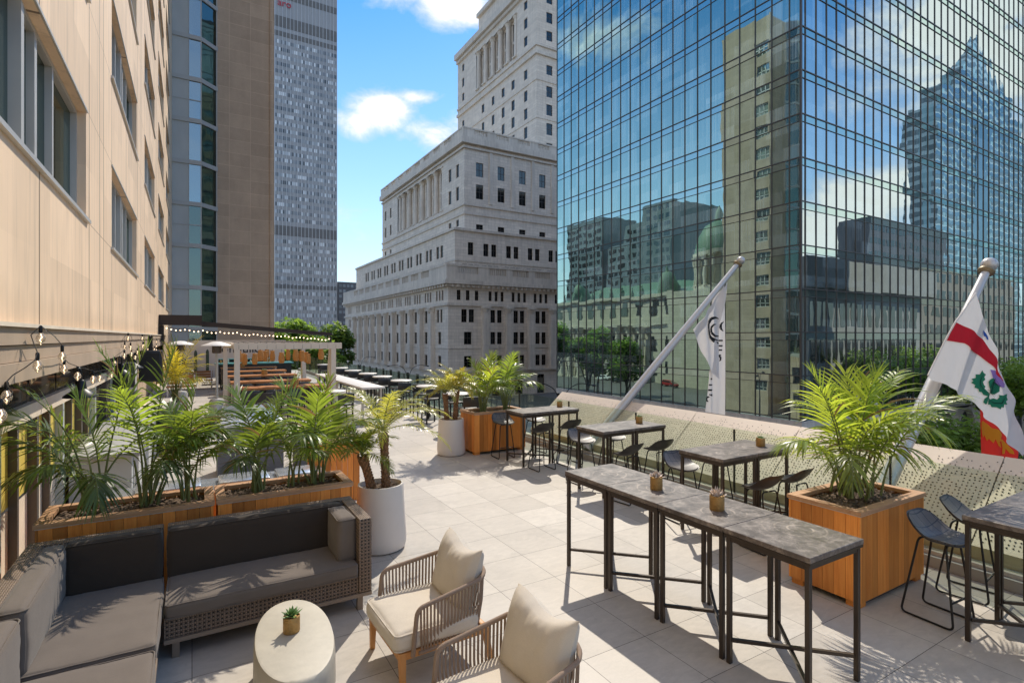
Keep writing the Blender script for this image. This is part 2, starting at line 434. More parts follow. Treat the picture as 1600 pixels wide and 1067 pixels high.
ring = k.math("MULTIPLY", k.ramp(ring, [(0.80, 0.0), (0.97, 1.0)]), k.ramp(f2, [(0.36, 0.0), (0.56, 1.0)]))
ring = k.math("MULTIPLY", ring, k.ramp(r0, [(0.05, 1.0), (0.34, 0.0)]))
vein = k.ramp(k.math("ABSOLUTE", k.math("SUBTRACT", f, 0.5)), [(0.0, 1.0), (0.03, 0.0)])
col = k.ramp(f2, [(0.30, (0.055, 0.043, 0.037)), (0.52, (0.12, 0.098, 0.086)), (0.72, (0.26, 0.22, 0.19))])
col = k.mix(k.math("MULTIPLY", ring, 0.75), col, (0.46, 0.38, 0.30))
col = k.mix(k.math("MULTIPLY", vein, 0.25), col, (0.42, 0.36, 0.31))
M["marble"] = k.done(k.bsdf(col, k.math("MULTIPLY_ADD", f2, 0.3, 0.25), 0, 0.5))

def wood(name, col, col2, axis=2, sc=7, tint=0.35, rough=0.6):
    k = NT(name); c = k.coord(); st = [9, 9, 9]; st[axis] = 0.55
    t = k.attr()
    cc = k.vmath("ADD", k.scale(c, tuple(st)), k.comb(k.math("MULTIPLY", t, 31), k.math("MULTIPLY", t, 17), k.math("MULTIPLY", t, 23)))
    f = k.noise(cc, sc / 3, 6, 0.7, 0.8); f2 = k.noise(k.scale(cc, (5, 5, 1.5)), sc, 3)
    col = k.mix(k.ramp(f, [(0.3, 0.0), (0.7, 1.0)]), col, col2)
    g = k.math("MULTIPLY", k.math("MULTIPLY_ADD", t, 2 * tint, 1 - tint), k.math("MULTIPLY_ADD", f2, 0.36, 0.82))
    return k.done(k.bsdf(k.val(col, g), rough, 0, 0.35, k.bump(f2, 0.15, 0.003)))
M["cedar"] = wood("orange_cedar", (0.56, 0.175, 0.030), (0.74, 0.30, 0.065), 2)
M["cedar_top"] = wood("weathered_cedar_rim", (0.42, 0.22, 0.11), (0.55, 0.33, 0.19), 0, tint=0.2)
M["teak"] = wood("golden_teak", (0.46, 0.20, 0.06), (0.58, 0.29, 0.10), 2, tint=0.15, rough=0.45)
M["table_wood"] = wood("orange_table_board", (0.40, 0.15, 0.045), (0.55, 0.24, 0.08), 0, tint=0.15, rough=0.4)
M["pale_wood"] = wood("pale_grey_wood", (0.48, 0.40, 0.31), (0.60, 0.52, 0.42), 2, tint=0.12)
M["soil"] = pm("bark_mulch", (0.13, 0.085, 0.055), 0.9, 0, 0.5, 30, 1.0, 45, tint=0.5)
M["pot"] = pm("cream_fibre_pot", (0.66, 0.60, 0.54), 0.55, 0, 0.08, 2.5, 0.05, 60)
M["grey_stone"] = pm("polished_grey_concrete", (0.46, 0.42, 0.34), 0.55, 0, 0.22, 3.5, 0.15, 18, fine=0.08)
M["gold_pot"] = pm("hammered_gold_pot", (0.42, 0.25, 0.085), 0.42, 0.55, 0.3, 40, 0.9, 95)
M["succulent"] = pm("succulent_leaf", (0.16, 0.27, 0.08), 0.5, 0, 0.2, 20, tint=0.4)
M["pale_petal"] = pm("pale_succulent_leaf", (0.62, 0.52, 0.45), 0.6, 0, 0.2, 20, tint=0.3)

def cloth(name, col, sc=400, var=0.12, bump=0.25, rough=0.9):
    k = NT(name); c = k.coord(); x, y, z = k.sep(c)
    f = k.noise(c, 5, 4); w = k.noise(c, sc, 2)
    w2 = k.noise(k.scale(c, (30, 400, 400)), 1.0, 2)
    g = k.math("MULTIPLY", k.math("MULTIPLY_ADD", f, 2 * var, 1 - var), k.math("MULTIPLY_ADD", w, 0.36, 0.82))
    g = k.math("MULTIPLY", g, k.math("MULTIPLY_ADD", w2, 0.2, 0.9))
    b = k.n("ShaderNodeBsdfPrincipled"); k.link(k.val(col, g), b.inputs["Base Color"]); b.inputs["Roughness"].default_value = rough
    b.inputs["Specular IOR Level"].default_value = 0.2; b.inputs["Sheen Weight"].default_value = 0.15
    k.link(k.bump(k.math("MULTIPLY_ADD", k.noise(c, 14, 3), 2.0, w), bump, 0.003), b.inputs["Normal"])
    return k.done(b.outputs[0])
M["taupe"] = cloth("taupe_outdoor_fabric", (0.145, 0.118, 0.097))
M["taupe_shaded"] = cloth("shaded_taupe_fabric", (0.045, 0.034, 0.026))  # the taupe fabric with shade put into its colour, for the back cushions
M["cream"] = cloth("cream_outdoor_fabric", (0.565, 0.505, 0.42))
M["rope"] = pm("taupe_rope", (0.27, 0.19, 0.135), 0.8, 0, 0.15, 30, 0.5, 250)

k = NT("brown_wicker"); c = k.coord(); x, y, z = k.sep(c); nx, ny, nz = k.sep(k.geo("Normal"))
az = k.math("GREATER_THAN", k.math("ABSOLUTE", nz), 0.6)
u = k.math("ADD", x, k.math("MULTIPLY", y, k.math("SUBTRACT", 1.0, az)))
v = k.math("ADD", k.math("MULTIPLY", z, k.math("SUBTRACT", 1.0, az)), k.math("MULTIPLY", y, az))
S = 62.0
uu = k.math("MULTIPLY", u, S); vv = k.math("MULTIPLY", v, S)
su = k.math("SINE", k.math("MULTIPLY", uu, math.pi)); sv = k.math("SINE", k.math("MULTIPLY", vv, math.pi))
par = k.math("FRACT", k.math("MULTIPLY", k.math("ADD", k.math("FLOOR", uu), k.math("FLOOR", vv)), 0.5))
h = k.math("ABSOLUTE", k.math("ADD", k.math("MULTIPLY", su, k.math("MULTIPLY", par, 2)), k.math("MULTIPLY", sv, k.math("SUBTRACT", 1, k.math("MULTIPLY", par, 2)))))
hole = k.math("MULTIPLY", k.math("LESS_THAN", k.math("FRACT", k.math("MULTIPLY", uu, 0.5)), 0.42), k.math("LESS_THAN", k.math("FRACT", k.math("MULTIPLY", vv, 0.5)), 0.42))
hole = k.math("MULTIPLY", hole, k.math("SUBTRACT", 1.0, az))
g = k.math("MULTIPLY", k.math("MULTIPLY_ADD", h, 0.75, 0.35), k.math("MULTIPLY_ADD", k.noise(c, 30, 3), 0.7, 0.65))
col = k.mix(hole, k.val((0.25, 0.18, 0.13), g), (0.018, 0.014, 0.012))
M["wicker"] = k.done(k.bsdf(col, 0.55, 0, 0.4, k.bump(k.math("SUBTRACT", h, hole), 0.9, 0.006)))

def leaf(name, col, trans, tint=0.55, mixf=0.42, rough=0.30):
    k = NT(name); t = k.attr(); c = k.coord()
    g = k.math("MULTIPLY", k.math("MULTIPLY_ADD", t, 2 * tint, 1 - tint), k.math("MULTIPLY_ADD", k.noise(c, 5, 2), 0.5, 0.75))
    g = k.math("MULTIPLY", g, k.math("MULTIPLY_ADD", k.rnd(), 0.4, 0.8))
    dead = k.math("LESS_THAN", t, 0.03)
    b = k.bsdf(k.mix(dead, k.val(col, g), (0.30, 0.19, 0.08)), rough, 0, 0.5)
    tr = k.n("ShaderNodeBsdfTranslucent"); k.link(k.mix(dead, k.val(trans, g), (0.35, 0.22, 0.08)), tr.inputs["Color"])
    return k.done(k.shmix(mixf, b, tr.outputs[0]))
M["palm"] = leaf("palm_leaf", (0.10, 0.165, 0.030), (0.56, 0.64, 0.055), 0.6, 0.45, 0.36)
M["palm_dark"] = leaf("deep_green_palm_leaf", (0.085, 0.15, 0.030), (0.42, 0.54, 0.05), 0.7, 0.36, 0.36)
M["palm_y"] = leaf("yellow_palm_leaf", (0.22, 0.21, 0.025), (0.75, 0.60, 0.04))
M["palm_f"] = leaf("date_palm_leaf", (0.20, 0.23, 0.04), (0.72, 0.68, 0.08))
M["stem"] = pm("palm_stem", (0.15, 0.17, 0.05), 0.6, 0, 0.3, 10)
M["trunk"] = pm("scaly_palm_trunk", (0.24, 0.13, 0.065), 0.85, 0, 0.4, 25, 0.8, 60, tint=0.5)
M["bark"] = pm("tree_bark", (0.11, 0.085, 0.06), 0.9, 0, 0.3, 6)
M["tree"] = leaf("tree_leaf", (0.10, 0.17, 0.032), (0.32, 0.46, 0.06), 0.6, 0.4, 0.55)
M["tree_lit"] = leaf("lit_tree_leaf", (0.17, 0.26, 0.05), (0.42, 0.55, 0.08), 0.6, 0.4, 0.55)  # tree leaf lightened in colour to stand for sunlight on the street trees
M["cactus"] = pm("dark_cactus", (0.05, 0.075, 0.05), 0.7, 0, 0.2, 4)

k = NT("clear_rail_glass"); tr = k.n("ShaderNodeBsdfTransparent"); tr.inputs[0].default_value = (0.90, 0.945, 0.875, 1)
gl = k.n("ShaderNodeBsdfGlossy"); gl.inputs["Roughness"].default_value = 0.01; gl.inputs["Color"].default_value = (0.8, 0.9, 0.8, 1)
lw = k.n("ShaderNodeLayerWeight"); lw.inputs[0].default_value = 0.12
M["rail_glass"] = k.done(k.shmix(k.math("MULTIPLY_ADD", lw.outputs["Fresnel"], 0.5, 0.03, True), tr.outputs[0], gl.outputs[0]))
k = NT("clear_bulb_glass"); tr = k.n("ShaderNodeBsdfTransparent"); tr.inputs[0].default_value = (0.95, 0.90, 0.82, 1)
gl = k.n("ShaderNodeBsdfGlossy"); gl.inputs["Roughness"].default_value = 0.02
lw = k.n("ShaderNodeLayerWeight"); lw.inputs[0].default_value = 0.45
df = k.n("ShaderNodeBsdfTranslucent"); df.inputs[0].default_value = (1.0, 0.93, 0.84, 1); dd_ = k.n("ShaderNodeBsdfDiffuse"); dd_.inputs[0].default_value = (0.95, 0.86, 0.76, 1)
M["bulb"] = k.done(k.shmix(0.16, k.shmix(k.math("MULTIPLY_ADD", lw.outputs["Fresnel"], 0.9, 0.08, True), tr.outputs[0], gl.outputs[0]), k.shmix(0.5, df.outputs[0], dd_.outputs[0])))
M["glow"] = pm("warm_filament", (0.9, 0.7, 0.45), 0.5, emit=(1.0, 0.72, 0.45), est=5.0)
M["tan_panel"] = pm("tan_metal_panel", (0.74, 0.635, 0.53), 0.5, 0.1, 0.06, 1.2)
M["hole"] = pm("punched_hole", (0.012, 0.013, 0.011), 0.9, 0, 0.1, 3)
M["pole"] = pm("silver_painted_pole", (0.56, 0.55, 0.54), 0.35, 0.35, 0.1, 5, stretch=(1, 1, 1))
M["brass"] = pm("aged_brass_collar", (0.28, 0.23, 0.15), 0.45, 0.5, 0.2, 8)
def flagcloth(name, col, mixf=0.35):
    k = NT(name); c = k.coord()
    g = k.math("MULTIPLY_ADD", k.noise(c, 3, 3), 0.2, 0.9)
    b = k.bsdf(k.val(col, g), 0.75, 0, 0.2, k.bump(k.noise(k.scale(c, (1, 1, 0.4)), 5, 3), 0.35, 0.05))
    tr = k.n("ShaderNodeBsdfTranslucent"); tr.inputs["Color"].default_value = tuple(col) + (1,)
    return k.done(k.shmix(mixf, b, tr.outputs[0]))
M["flag_white"] = flagcloth("white_flag_cloth", (0.78, 0.75, 0.72))
M["flag_red"] = flagcloth("red_flag_cloth", (0.62, 0.02, 0.035))
M["flag_dred"] = flagcloth("deep_red_flag_cloth", (0.55, 0.03, 0.02))
M["flag_gold"] = flagcloth("gold_flag_cloth", (0.80, 0.38, 0.02))
M["flag_green"] = flagcloth("green_flag_print", (0.02, 0.20, 0.10), 0.15)
M["flag_dgreen"] = flagcloth("dark_green_print", (0.008, 0.06, 0.035), 0.1)
M["flag_purple"] = flagcloth("purple_flag_print", (0.33, 0.20, 0.50), 0.2)
M["flag_blue"] = flagcloth("blue_flag_print", (0.03, 0.10, 0.40), 0.2)
M["ink"] = pm("black_print", (0.012, 0.012, 0.012), 0.8, 0, 0.1, 5)
M["yellow"] = pm("yellow_panel", (0.78, 0.60, 0.12), 0.5, 0, 0.12, 2)
M["pale_frame"] = pm("pale_green_grey_frame", (0.50, 0.55, 0.52), 0.45, 0.1, 0.1, 3)
M["white_top"] = pm("off_white_tabletop", (0.70, 0.66, 0.60), 0.45, 0, 0.08, 4)
M["pergola"] = pm("cream_pergola_beam", (0.66, 0.58, 0.48), 0.55, 0, 0.08, 3)
M["awning"] = pm("dark_brown_awning", (0.035, 0.024, 0.020), 0.7, 0, 0.2, 3)
M["wall_cream"] = pm("cream_rendered_wall", (0.62, 0.54, 0.47), 0.7, 0, 0.08, 1)
M["teal"] = pm("turquoise_counter", (0.10, 0.38, 0.40), 0.3, 0, 0.2, 3)
M["lantern"] = pm("woven_orange_lantern", (0.42, 0.20, 0.055), 0.7, 0, 0.35, 30, 0.5, 60, emit=(1.0, 0.4, 0.08), est=0.04)
M["slate"] = pm("stacked_slate", (0.17, 0.17, 0.175), 0.7, 0, 0.4, 5, 0.5, 20, stretch=(1, 1, 6))
M["stainless"] = pm("brushed_steel_top", (0.52, 0.55, 0.57), 0.25, 0.7, 0.15, 4)
M["red"] = pm("red_paint", (0.5, 0.03, 0.05), 0.5)
M["car_white"] = pm("white_car_paint", (0.75, 0.75, 0.75), 0.25, 0, 0.03)
M["car_dark"] = pm("dark_car_paint", (0.04, 0.045, 0.05), 0.25, 0.3, 0.05)
M["car_red"] = pm("red_car_paint", (0.35, 0.03, 0.03), 0.25, 0, 0.05)
M["rubber"] = pm("tyre_rubber", (0.02, 0.02, 0.02), 0.8)
M["amber"] = pm("lit_amber_window", (0.45, 0.28, 0.06), 0.3, emit=(1, 0.55, 0.1), est=0.35)
# ------------------------------------------------------------------ facades
def facade(mb, o, ud, n, U, Z, holes, depth=0.3, mi=0):
    """wall rectangle with real openings; returns the four corners at the back of each opening"""
    o = V(o); ud = V(ud); n = V(n); up = V((0, 0, 1))
    us = sorted({round(a, 4) for a in [U[0], U[1]] + [h[i] for h in holes for i in (0, 1)] if U[0] <= a <= U[1]})
    zs = sorted({round(a, 4) for a in [Z[0], Z[1]] + [h[i] for h in holes for i in (2, 3)] if Z[0] <= a <= Z[1]})
    P = lambda u, z, d=0: o + ud * u + up * z - n * d
    inside = lambda u, z: any(h[0] < u < h[1] and h[2] < z < h[3] for h in holes)
    for j in range(len(zs) - 1):
        i = 0
        zm = (zs[j] + zs[j + 1]) / 2
        while i < len(us) - 1:
            if inside((us[i] + us[i + 1]) / 2, zm):
                i += 1; continue
            k = i
            while k < len(us) - 1 and not inside((us[k] + us[k + 1]) / 2, zm): k += 1
            mb.quad(P(us[i], zs[j]), P(us[k], zs[j]), P(us[k], zs[j + 1]), P(us[i], zs[j + 1]), mi)
            i = k
    out = []
    for a, b, c, d in holes:
        mb.quad(P(a, c), P(b, c), P(b, c, depth), P(a, c, depth), mi)
        mb.quad(P(a, d), P(a, d, depth), P(b, d, depth), P(b, d), mi)
        mb.quad(P(a, c), P(a, c, depth), P(a, d, depth), P(a, d), mi)
        mb.quad(P(b, c), P(b, d), P(b, d, depth), P(b, c, depth), mi)
        out.append([P(a, c, depth - 0.02), P(b, c, depth - 0.02), P(b, d, depth - 0.02), P(a, d, depth - 0.02)])
    return out

def emit(root, name, quads, mats, limit=100, maker=None, many=None):
    """the largest repeats become parts of their own, the remainder one part"""
    def default(mb, q, t): mb.quad(*q, 0, t)
    maker = maker or default
    ranked = sorted(((shown(q), i) for i, q in enumerate(quads)), reverse=True)
    r2 = random.Random(len(quads))
    ts = [r2.random() for _ in quads]
    rest = MB(); nr = 0
    for k, (a, i) in enumerate(ranked):
        if k < limit and a > 0:
            mb = MB(); maker(mb, quads[i], ts[i]); mb.build(name, mats, root, world=True, fix=False)
        else:
            maker(rest, quads[i], ts[i]); nr += 1
    if nr:
        tag(rest.build(many or name + "_rows", mats, root, world=True, fix=False), kind="stuff")

def paned(fw=0.07, mid=1, bars=(0.5,)):
    """window: dark glass with proud sash bars"""
    def mk(mb, q, t):
        a, b, c, d = [V(p) for p in q]
        mb.quad(a, b, c, d, 0, t)
        u = (b - a); up = (d - a); n = u.cross(up).normalized() * 0.04
        W = u.length; H = up.length; un = u / W; pn = up / H
        def strip(u0, u1, v0, v1):
            mb.quad(a + un * u0 + pn * v0 + n, a + un * u1 + pn * v0 + n, a + un * u1 + pn * v1 + n, a + un * u0 + pn * v1 + n, 1, t)
        strip(0, fw, 0, H); strip(W - fw, W, 0, H); strip(fw, W - fw, 0, fw); strip(fw, W - fw, H - fw, H)
        for i in range(mid):
            x = W * (i + 1) / (mid + 1); strip(x - fw / 2, x + fw / 2, fw, H - fw)
        for f in bars: strip(fw, W - fw, H * f - fw / 2, H * f + fw / 2)
    return mk

ST = "structure"
# ------------------------------------------------------------------ ground and streets
tag(MB().quad((-900, -900, -9.02), (1400, -900, -9.02), (1400, 1600, -9.02), (-900, 1600, -9.02)).build("ground", M["ground"]), kind=ST)
tag(MB().quad((13, -300, -9.012), (33, -300, -9.012), (33, 600, -9.012), (13, 600, -9.012)).build("street", M["street"]), kind=ST)
tag(MB().quad((33, 8, -9.008), (400, 8, -9.008), (400, 20, -9.008), (33, 20, -9.008)).build("road", M["street"]), kind=ST)
sw = MB(); sw.box(8.6, 13, -300, 600, -9.02, -8.87); sw.box(33, 40.2, 24.0, 600, -9.02, -8.87); sw.box(33, 400, -300, 8, -9.02, -8.88); sw.box(33.2, 400, 20, 23.7, -9.02, -8.87)
tag(sw.build("pavement", M["pave"]), kind=ST)
rl = MB()
for i in range(60): rl.quad((22.9, -60 + i * 6, -9.0), (23.1, -60 + i * 6, -9.0), (23.1, -57 + i * 6, -9.0), (22.9, -57 + i * 6, -9.0))
for i in range(9): rl.quad((14 + i * 2.1, 56, -9.0), (15 + i * 2.1, 56, -9.0), (15 + i * 2.1, 60, -9.0), (14 + i * 2.1, 60, -9.0))
tag(rl.build("road_marking", M["road_line"]), kind=ST)
tag(MB().quad((40, -120, -8.86), (160, -120, -8.86), (160, 4, -8.86), (40, 4, -8.86)).build("park_lawn", M["lawn"]), kind=ST)

# terrace floor
tf = MB(); tf.box(-1.6, 7.45, -5, 45, -0.35, 0)
tag(tf.build("terrace_floor", M["tiles"]), kind=ST)

# ------------------------------------------------------------------ hotel (left)
hot = thing("hotel_building", "cream clad hotel block running along the left of the terrace with long recessed windows", "building", (-1.3, 0, 0))
WX = -1.3
holes = []
pitch = 8.15
for j in range(13):
    zz = 4.25 + 3.2 * j
    for i in range(6):
        y0 = 4.4 + pitch * i
        if y0 + 5.3 < 48: holes.append((y0, y0 + 5.3, zz, zz + 1.52))
w = MB()
qs = facade(w, (WX, 0, 0), (0, 1, 0), (1, 0, 0), (-6, 48), (2.67, 47), holes, 0.22)
w.quad((WX, -6, 2.67), (WX, -6, 47), (-14, -6, 47), (-14, -6, 2.67)); w.quad((WX, -6, 47), (WX, 48, 47), (-14, 48, 47), (-14, -6, 47))
w.build("wall", M["cladding"], hot, world=True, fix=False)
rank = sorted(range(len(qs)), key=lambda i: -shown([V(p) for p in qs[i]]))
for q, hh in zip(qs, holes):
    y0, y1, z0, z1 = hh
    x = WX - 0.2
    fr = MB()
    fr.box(x, x + 0.10, y0, y1, z0, z0 + 0.06); fr.box(x, x + 0.10, y0, y1, z1 - 0.06, z1)
    e = 0.07
    cuts = [y0 + 0.035, y0 + 1.55, y0 + 2.30, y0 + 2.95, y0 + 3.75, y1 - 0.035]
    for i, c in enumerate(cuts):
        ww = 0.035 if i not in (2, 3) else 0.05
        fr.box(x, x + (0.10 if i not in (2,) else 0.13), c - ww, c + ww, z0 + 0.06, z1 - 0.06)
    f = fr.build("window", M["alu"], hot, world=True)
    pn = MB()
    for i in range(5):
        tt = random.random(); dx = random.uniform(-0.006, 0.006)
        pn.quad((x + 0.03 + dx, cuts[i], z0 + 0.05), (x + 0.03 - dx, cuts[i + 1], z0 + 0.05), (x + 0.03 - dx, cuts[i + 1], z1 - 0.05), (x + 0.03 + dx, cuts[i], z1 - 0.05), 0, tt)
    pn.build("pane", M["hotel_glass"], f, world=True, fix=False)
    sl = MB(); sl.box(WX - 0.19, WX + 0.045, y0 - 0.12, y1 + 0.12, z0 - 0.05, z0 - 0.003); sl.box(WX + 0.002, WX + 0.02, y0 - 0.06, y1 + 0.05, z1 + 0.003, z1 + 0.035)
    sl.build("sill", M["alu"], f, world=True)
lg = MB()
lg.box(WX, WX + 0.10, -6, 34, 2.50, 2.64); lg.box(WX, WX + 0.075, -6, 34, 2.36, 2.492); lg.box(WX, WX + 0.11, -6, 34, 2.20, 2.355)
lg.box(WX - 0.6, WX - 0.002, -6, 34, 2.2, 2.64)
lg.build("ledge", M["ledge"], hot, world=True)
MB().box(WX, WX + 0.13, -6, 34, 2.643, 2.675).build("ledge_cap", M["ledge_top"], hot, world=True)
# storefront under the ledge
sx = -1.5
st = MB(); st.box(sx - 0.05, sx + 0.05, -6, 34, 1.70, 1.86); st.box(sx - 0.05, sx + 0.05, -6, 34, 0, 0.12)
st.build("storefront_rail", M["ledge_top"], hot, world=True)
ys = [-0.5 + 1.36 * i for i in range(25)]
for i, y in enumerate(ys[:16]):
    MB().box(sx - 0.05, sx + 0.06, y - 0.045, y + 0.045, 0.12, 1.70).build("storefront_mullion", M["pale_frame"] if i % 2 else M["bronze"], hot, world=True)
    MB().quad((sx - 0.02, y + 0.045, 1.86), (sx - 0.02, y + 1.315, 1.86), (sx - 0.02, y + 1.315, 2.2), (sx - 0.02, y + 0.045, 2.2)).build("transom_window", M["shop_glass"], hot, world=True, fix=False)
    if i < 9: MB().quad((sx - 0.02, y + 0.05, 0.12), (sx - 0.02, y + 1.31, 0.12), (sx - 0.02, y + 1.31, .9), (sx - 0.02, y + 0.05, .9)).build("tan_panel", M["ledge_top"], hot, world=True, fix=False)  # tan colour stands for a warm reflection in the storefront glass
    lb_ = .93 if i < 9 else .12
    lo = MB(); lo.quad((sx - 0.02, y + 0.05, lb_), (sx - 0.02, y + 1.31, lb_), (sx - 0.02, y + 1.31, 1.70), (sx - 0.02, y + 0.05, 1.70))
    lo.build("yellow_panel" if i < 9 else "storefront_window", M["yellow"] if i < 9 else M["shop_glass"], hot, world=True, fix=False)
    if i < 9:
        MB().box(sx - 0.018, sx + 0.05, y + 0.6, y + 0.66, 0.12, 1.70).build("storefront_mullion", M["bronze"], hot, world=True)
ink = MB(); ink.quad((-14, -6, 0), (-14, 48, 0), (-14, 48, 47), (-14, -6, 47)); ink.quad((-1.62, 21.5, 0), (-1.62, 34, 0), (-1.62, 34, 2.2), (-1.62, 21.5, 2.2))
ink.quad((-1.3, 34, 0), (-1.3, 48, 0), (-1.3, 48, 2.67), (-1.3, 34, 2.67))
ink.build("rear_wall", M["cladding"], hot, world=True, fix=False)
# podium below the terrace
pd = MB()
ph = [(a, a + 2.4, -7.5 + 3.6 * j, -5.3 + 3.6 * j) for j in range(2) for a in [-4 + 4.2 * i for i in range(12)]]
pq = facade(pd, (7.44, 0, 0), (0, 1, 0), (1, 0, 0), (-5, 45), (-9, -0.35), ph, 0.3)
pd.quad((7.44, -5, -9), (7.44, -5, -0.35), (-14, -5, -0.35), (-14, -5, -9)); pd.quad((7.44, 45, -9), (-14, 45, -9), (-14, 45, -0.35), (7.44, 45, -0.35))
pd.build("podium_wall", M["cladding"], hot, world=True, fix=False)
for q in pq: MB().quad(*q).build("podium_window", M["dark_glass"], hot, world=True, fix=False)

# ------------------------------------------------------------------ stone wing with glass bay
wing = thing("hotel_wing", "tall brown stone wing with a column of bay windows standing behind the awning", "building", (2.2, 52, -9))
wb = MB()
wb.quad((1.7, 49.1, -9), (5.85, 49.1, -9), (5.85, 49.1, 51), (1.7, 49.1, 51))
hs = [(54.2 + 2.2 * 0, 55.6, 3.2 * k + 0.9, 3.2 * k + 2.5) for k in range(0, 15)] if False else []
sq = facade(wb, (5.85, 0, 0), (0, 1, 0), (1, 0, 0), (49.1, 57.4), (-9, 51), [(49.25, 51.5, 3.2 * k + 0.9, 3.2 * k + 2.55) for k in range(-2, 15)], 0.25)
wb.quad((5.85, 57.4, -9), (-14, 57.4, -9), (-14, 57.4, 51), (5.85, 57.4, 51)); wb.quad((-14, 48.02, 51), (1.7, 49.1, 51), (5.85, 49.1, 51), (5.85, 57.4, 51)); wb.quad((-14, 48.02, 51), (5.85, 57.4, 51), (-14, 57.4, 51), (-14, 55, 51))
wb.quad((-14, 48.02, 47), (-1.32, 48.02, 47), (-1.32, 48.02, 51), (-14, 48.02, 51)); wb.quad((-14, 48, -9), (-14, 57.4, -9), (-14, 57.4, 51), (-14, 48, 51))
wb.build("wall", M["brown_stone"], wing, world=True, fix=False)
for q in sq:
    m = MB(); paned(0.12, 2, (0.35,))(m, q, random.random()); m.build("window", [M["hotel_glass"], M["alu"]], wing, world=True, fix=False)
MB().box(5.62, 5.95, 48.98, 49.14, -9, 51.3).build("edge_pilaster", M["brown_stone"], wing, world=True)
for kf in range(-2, 16):
    sl = MB()
    z = 3.2 * kf
    sl.add([(-1.31, 47.9, z - .16), (.66, 47.9, z - .16), (1.78, 49.02, z - .16), (1.78, 49.5, z - .16), (-1.31, 49.5, z - .16), (-1.31, 47.9, z + .16), (.66, 47.9, z + .16), (1.78, 49.02, z + .16), (1.78, 49.5, z + .16), (-1.31, 49.5, z + .16)],
           [(0, 1, 6, 5), (1, 2, 7, 6), (2, 3, 8, 7), (5, 6, 7, 8, 9), (4, 3, 2, 1, 0)])
    MB().quad((-1.3, 48, z + .16), (-.22, 48, z + .16), (-.22, 48, z + 3.04), (-1.3, 48, z + 3.04), 0, random.random()).build("bay_panel", M["grey_panel"], wing, world=True, fix=False)
    MB().quad((-.2, 48.02, z + .16), (.58, 48.02, z + .16), (.58, 48.02, z + 3.04), (-.2, 48.02, z + 3.04), 0, random.random()).build("bay_window", M["bay_glass"] if kf > 3 else M["bay_dark"], wing, world=True, fix=False)
    MB().quad((.64, 48.03, z + .16), (1.68, 49.07, z + .16), (1.68, 49.07, z + 3.04), (.64, 48.03, z + 3.04), 0, random.random()).build("bay_window", M["bay_dark"], wing, world=True, fix=False)
    if kf > 1:
        sl.box(-1.3, .6, 47.97, 48.01, z + 1.55, z + 1.62) if kf % 3 == 0 else None
    sl.build("floor_band", M["slab_edge"], wing, world=True)
mp = MB(); mp.box(.57, .65, 47.94, 48.06, -9, 51); mp.box(-.24, -.19, 47.95, 48.03, -9, 51); mp.box(1.66, 1.74, 49.0, 49.12, -9, 51); mp.box(-1.33, -1.28, 47.95, 48.03, 2.7, 51)
mp.build("bay_mullion", M["slab_edge"], wing, world=True)

# ------------------------------------------------------------------ far silver office tower
pv = thing("office_tower", "tall silver office tower with fine vertical mullions and bright blinds beyond the brown stone wing", "building", (52, 300, -9))
b = MB(); b.box(36.6, 67.8, 300, 345, -9, 186.5)
b.build("wall", M["pvm"], pv, world=True)
for z0, z1 in ((178.2, 181.6), (163.2, 168.8), (158.5, 161), (55.5, 60.5), (28, 30)):
    MB().box(36.5, 67.7, 299.85, 330, z0, z1).build("louvre_band", M["pvm_dark"], pv, world=True)
wq = []
z = 154.5
rs = random.Random(3)
while z > 0:
    if not 54 < z < 61:
        for i in range(34):
            x = 36.8 + i * 0.91
            wq.append([(x, 299.9, z), (x + 0.72, 299.9, z), (x + 0.72, 299.9, z + 1.9), (x, 299.9, z + 1.9)])
    z -= 3.82
emit(pv, "window", wq, M["pvm_win"], 100)
ml = MB()
for i in range(18): ml.box(36.6 + i * 1.83, 36.78 + i * 1.83, 299.6, 299.92, -9, 186.3)
ml.build("mullion_grid", M["pvm_line"], pv, world=True)

def lettering(name, text, mat, parent, loc, size, rot, depth=0.0, center=True, sub=False):
    cu = bpy.data.curves.new(name, "FONT"); cu.body = text; cu.size = size; cu.extrude = depth
    cu.align_x = "CENTER" if center else "LEFT"; cu.resolution_u = 3
    o = bpy.data.objects.new(name, cu); COL.objects.link(o)
    dg = bpy.context.evaluated_depsgraph_get(); dg.update()
    me = bpy.data.meshes.new_from_object(o.evaluated_get(dg))
    bpy.data.objects.remove(o); me.materials.clear(); me.materials.append(mat)
    ob = put(bpy.data.objects.new(name, me), parent)
    ob.location = V(loc) - (base_of(parent) if parent else V((0, 0, 0))); ob.rotation_euler = rot
    return ob
lettering("red_sign", "aro", M["red"], pv, (41.2, 299.5, 174.0), 5.0, (rad(90), 0, 0), 0.1)

# small dark tower beside it
dt = thing("dark_tower", "small dark grey slab tower just right of the silver office tower", "building", (84, 300, -9))
MB().box(68.6, 86, 301, 320, -9, 33).build("wall", M["dark_tower"], dt, world=True)
g = MB()
for j in range(10):
    for i in range(8):
        g.quad((69.2 + i * 2.1, 300.8, 4 + j * 2.9), (70.6 + i * 2.1, 300.8, 4 + j * 2.9), (70.6 + i * 2.1, 300.8, 5.6 + j * 2.9), (69.2 + i * 2.1, 300.8, 5.6 + j * 2.9), 0, random.random() * .3)
tag(g.build("window_rows", M["pvm_win"], dt, world=True, fix=False), kind="stuff")

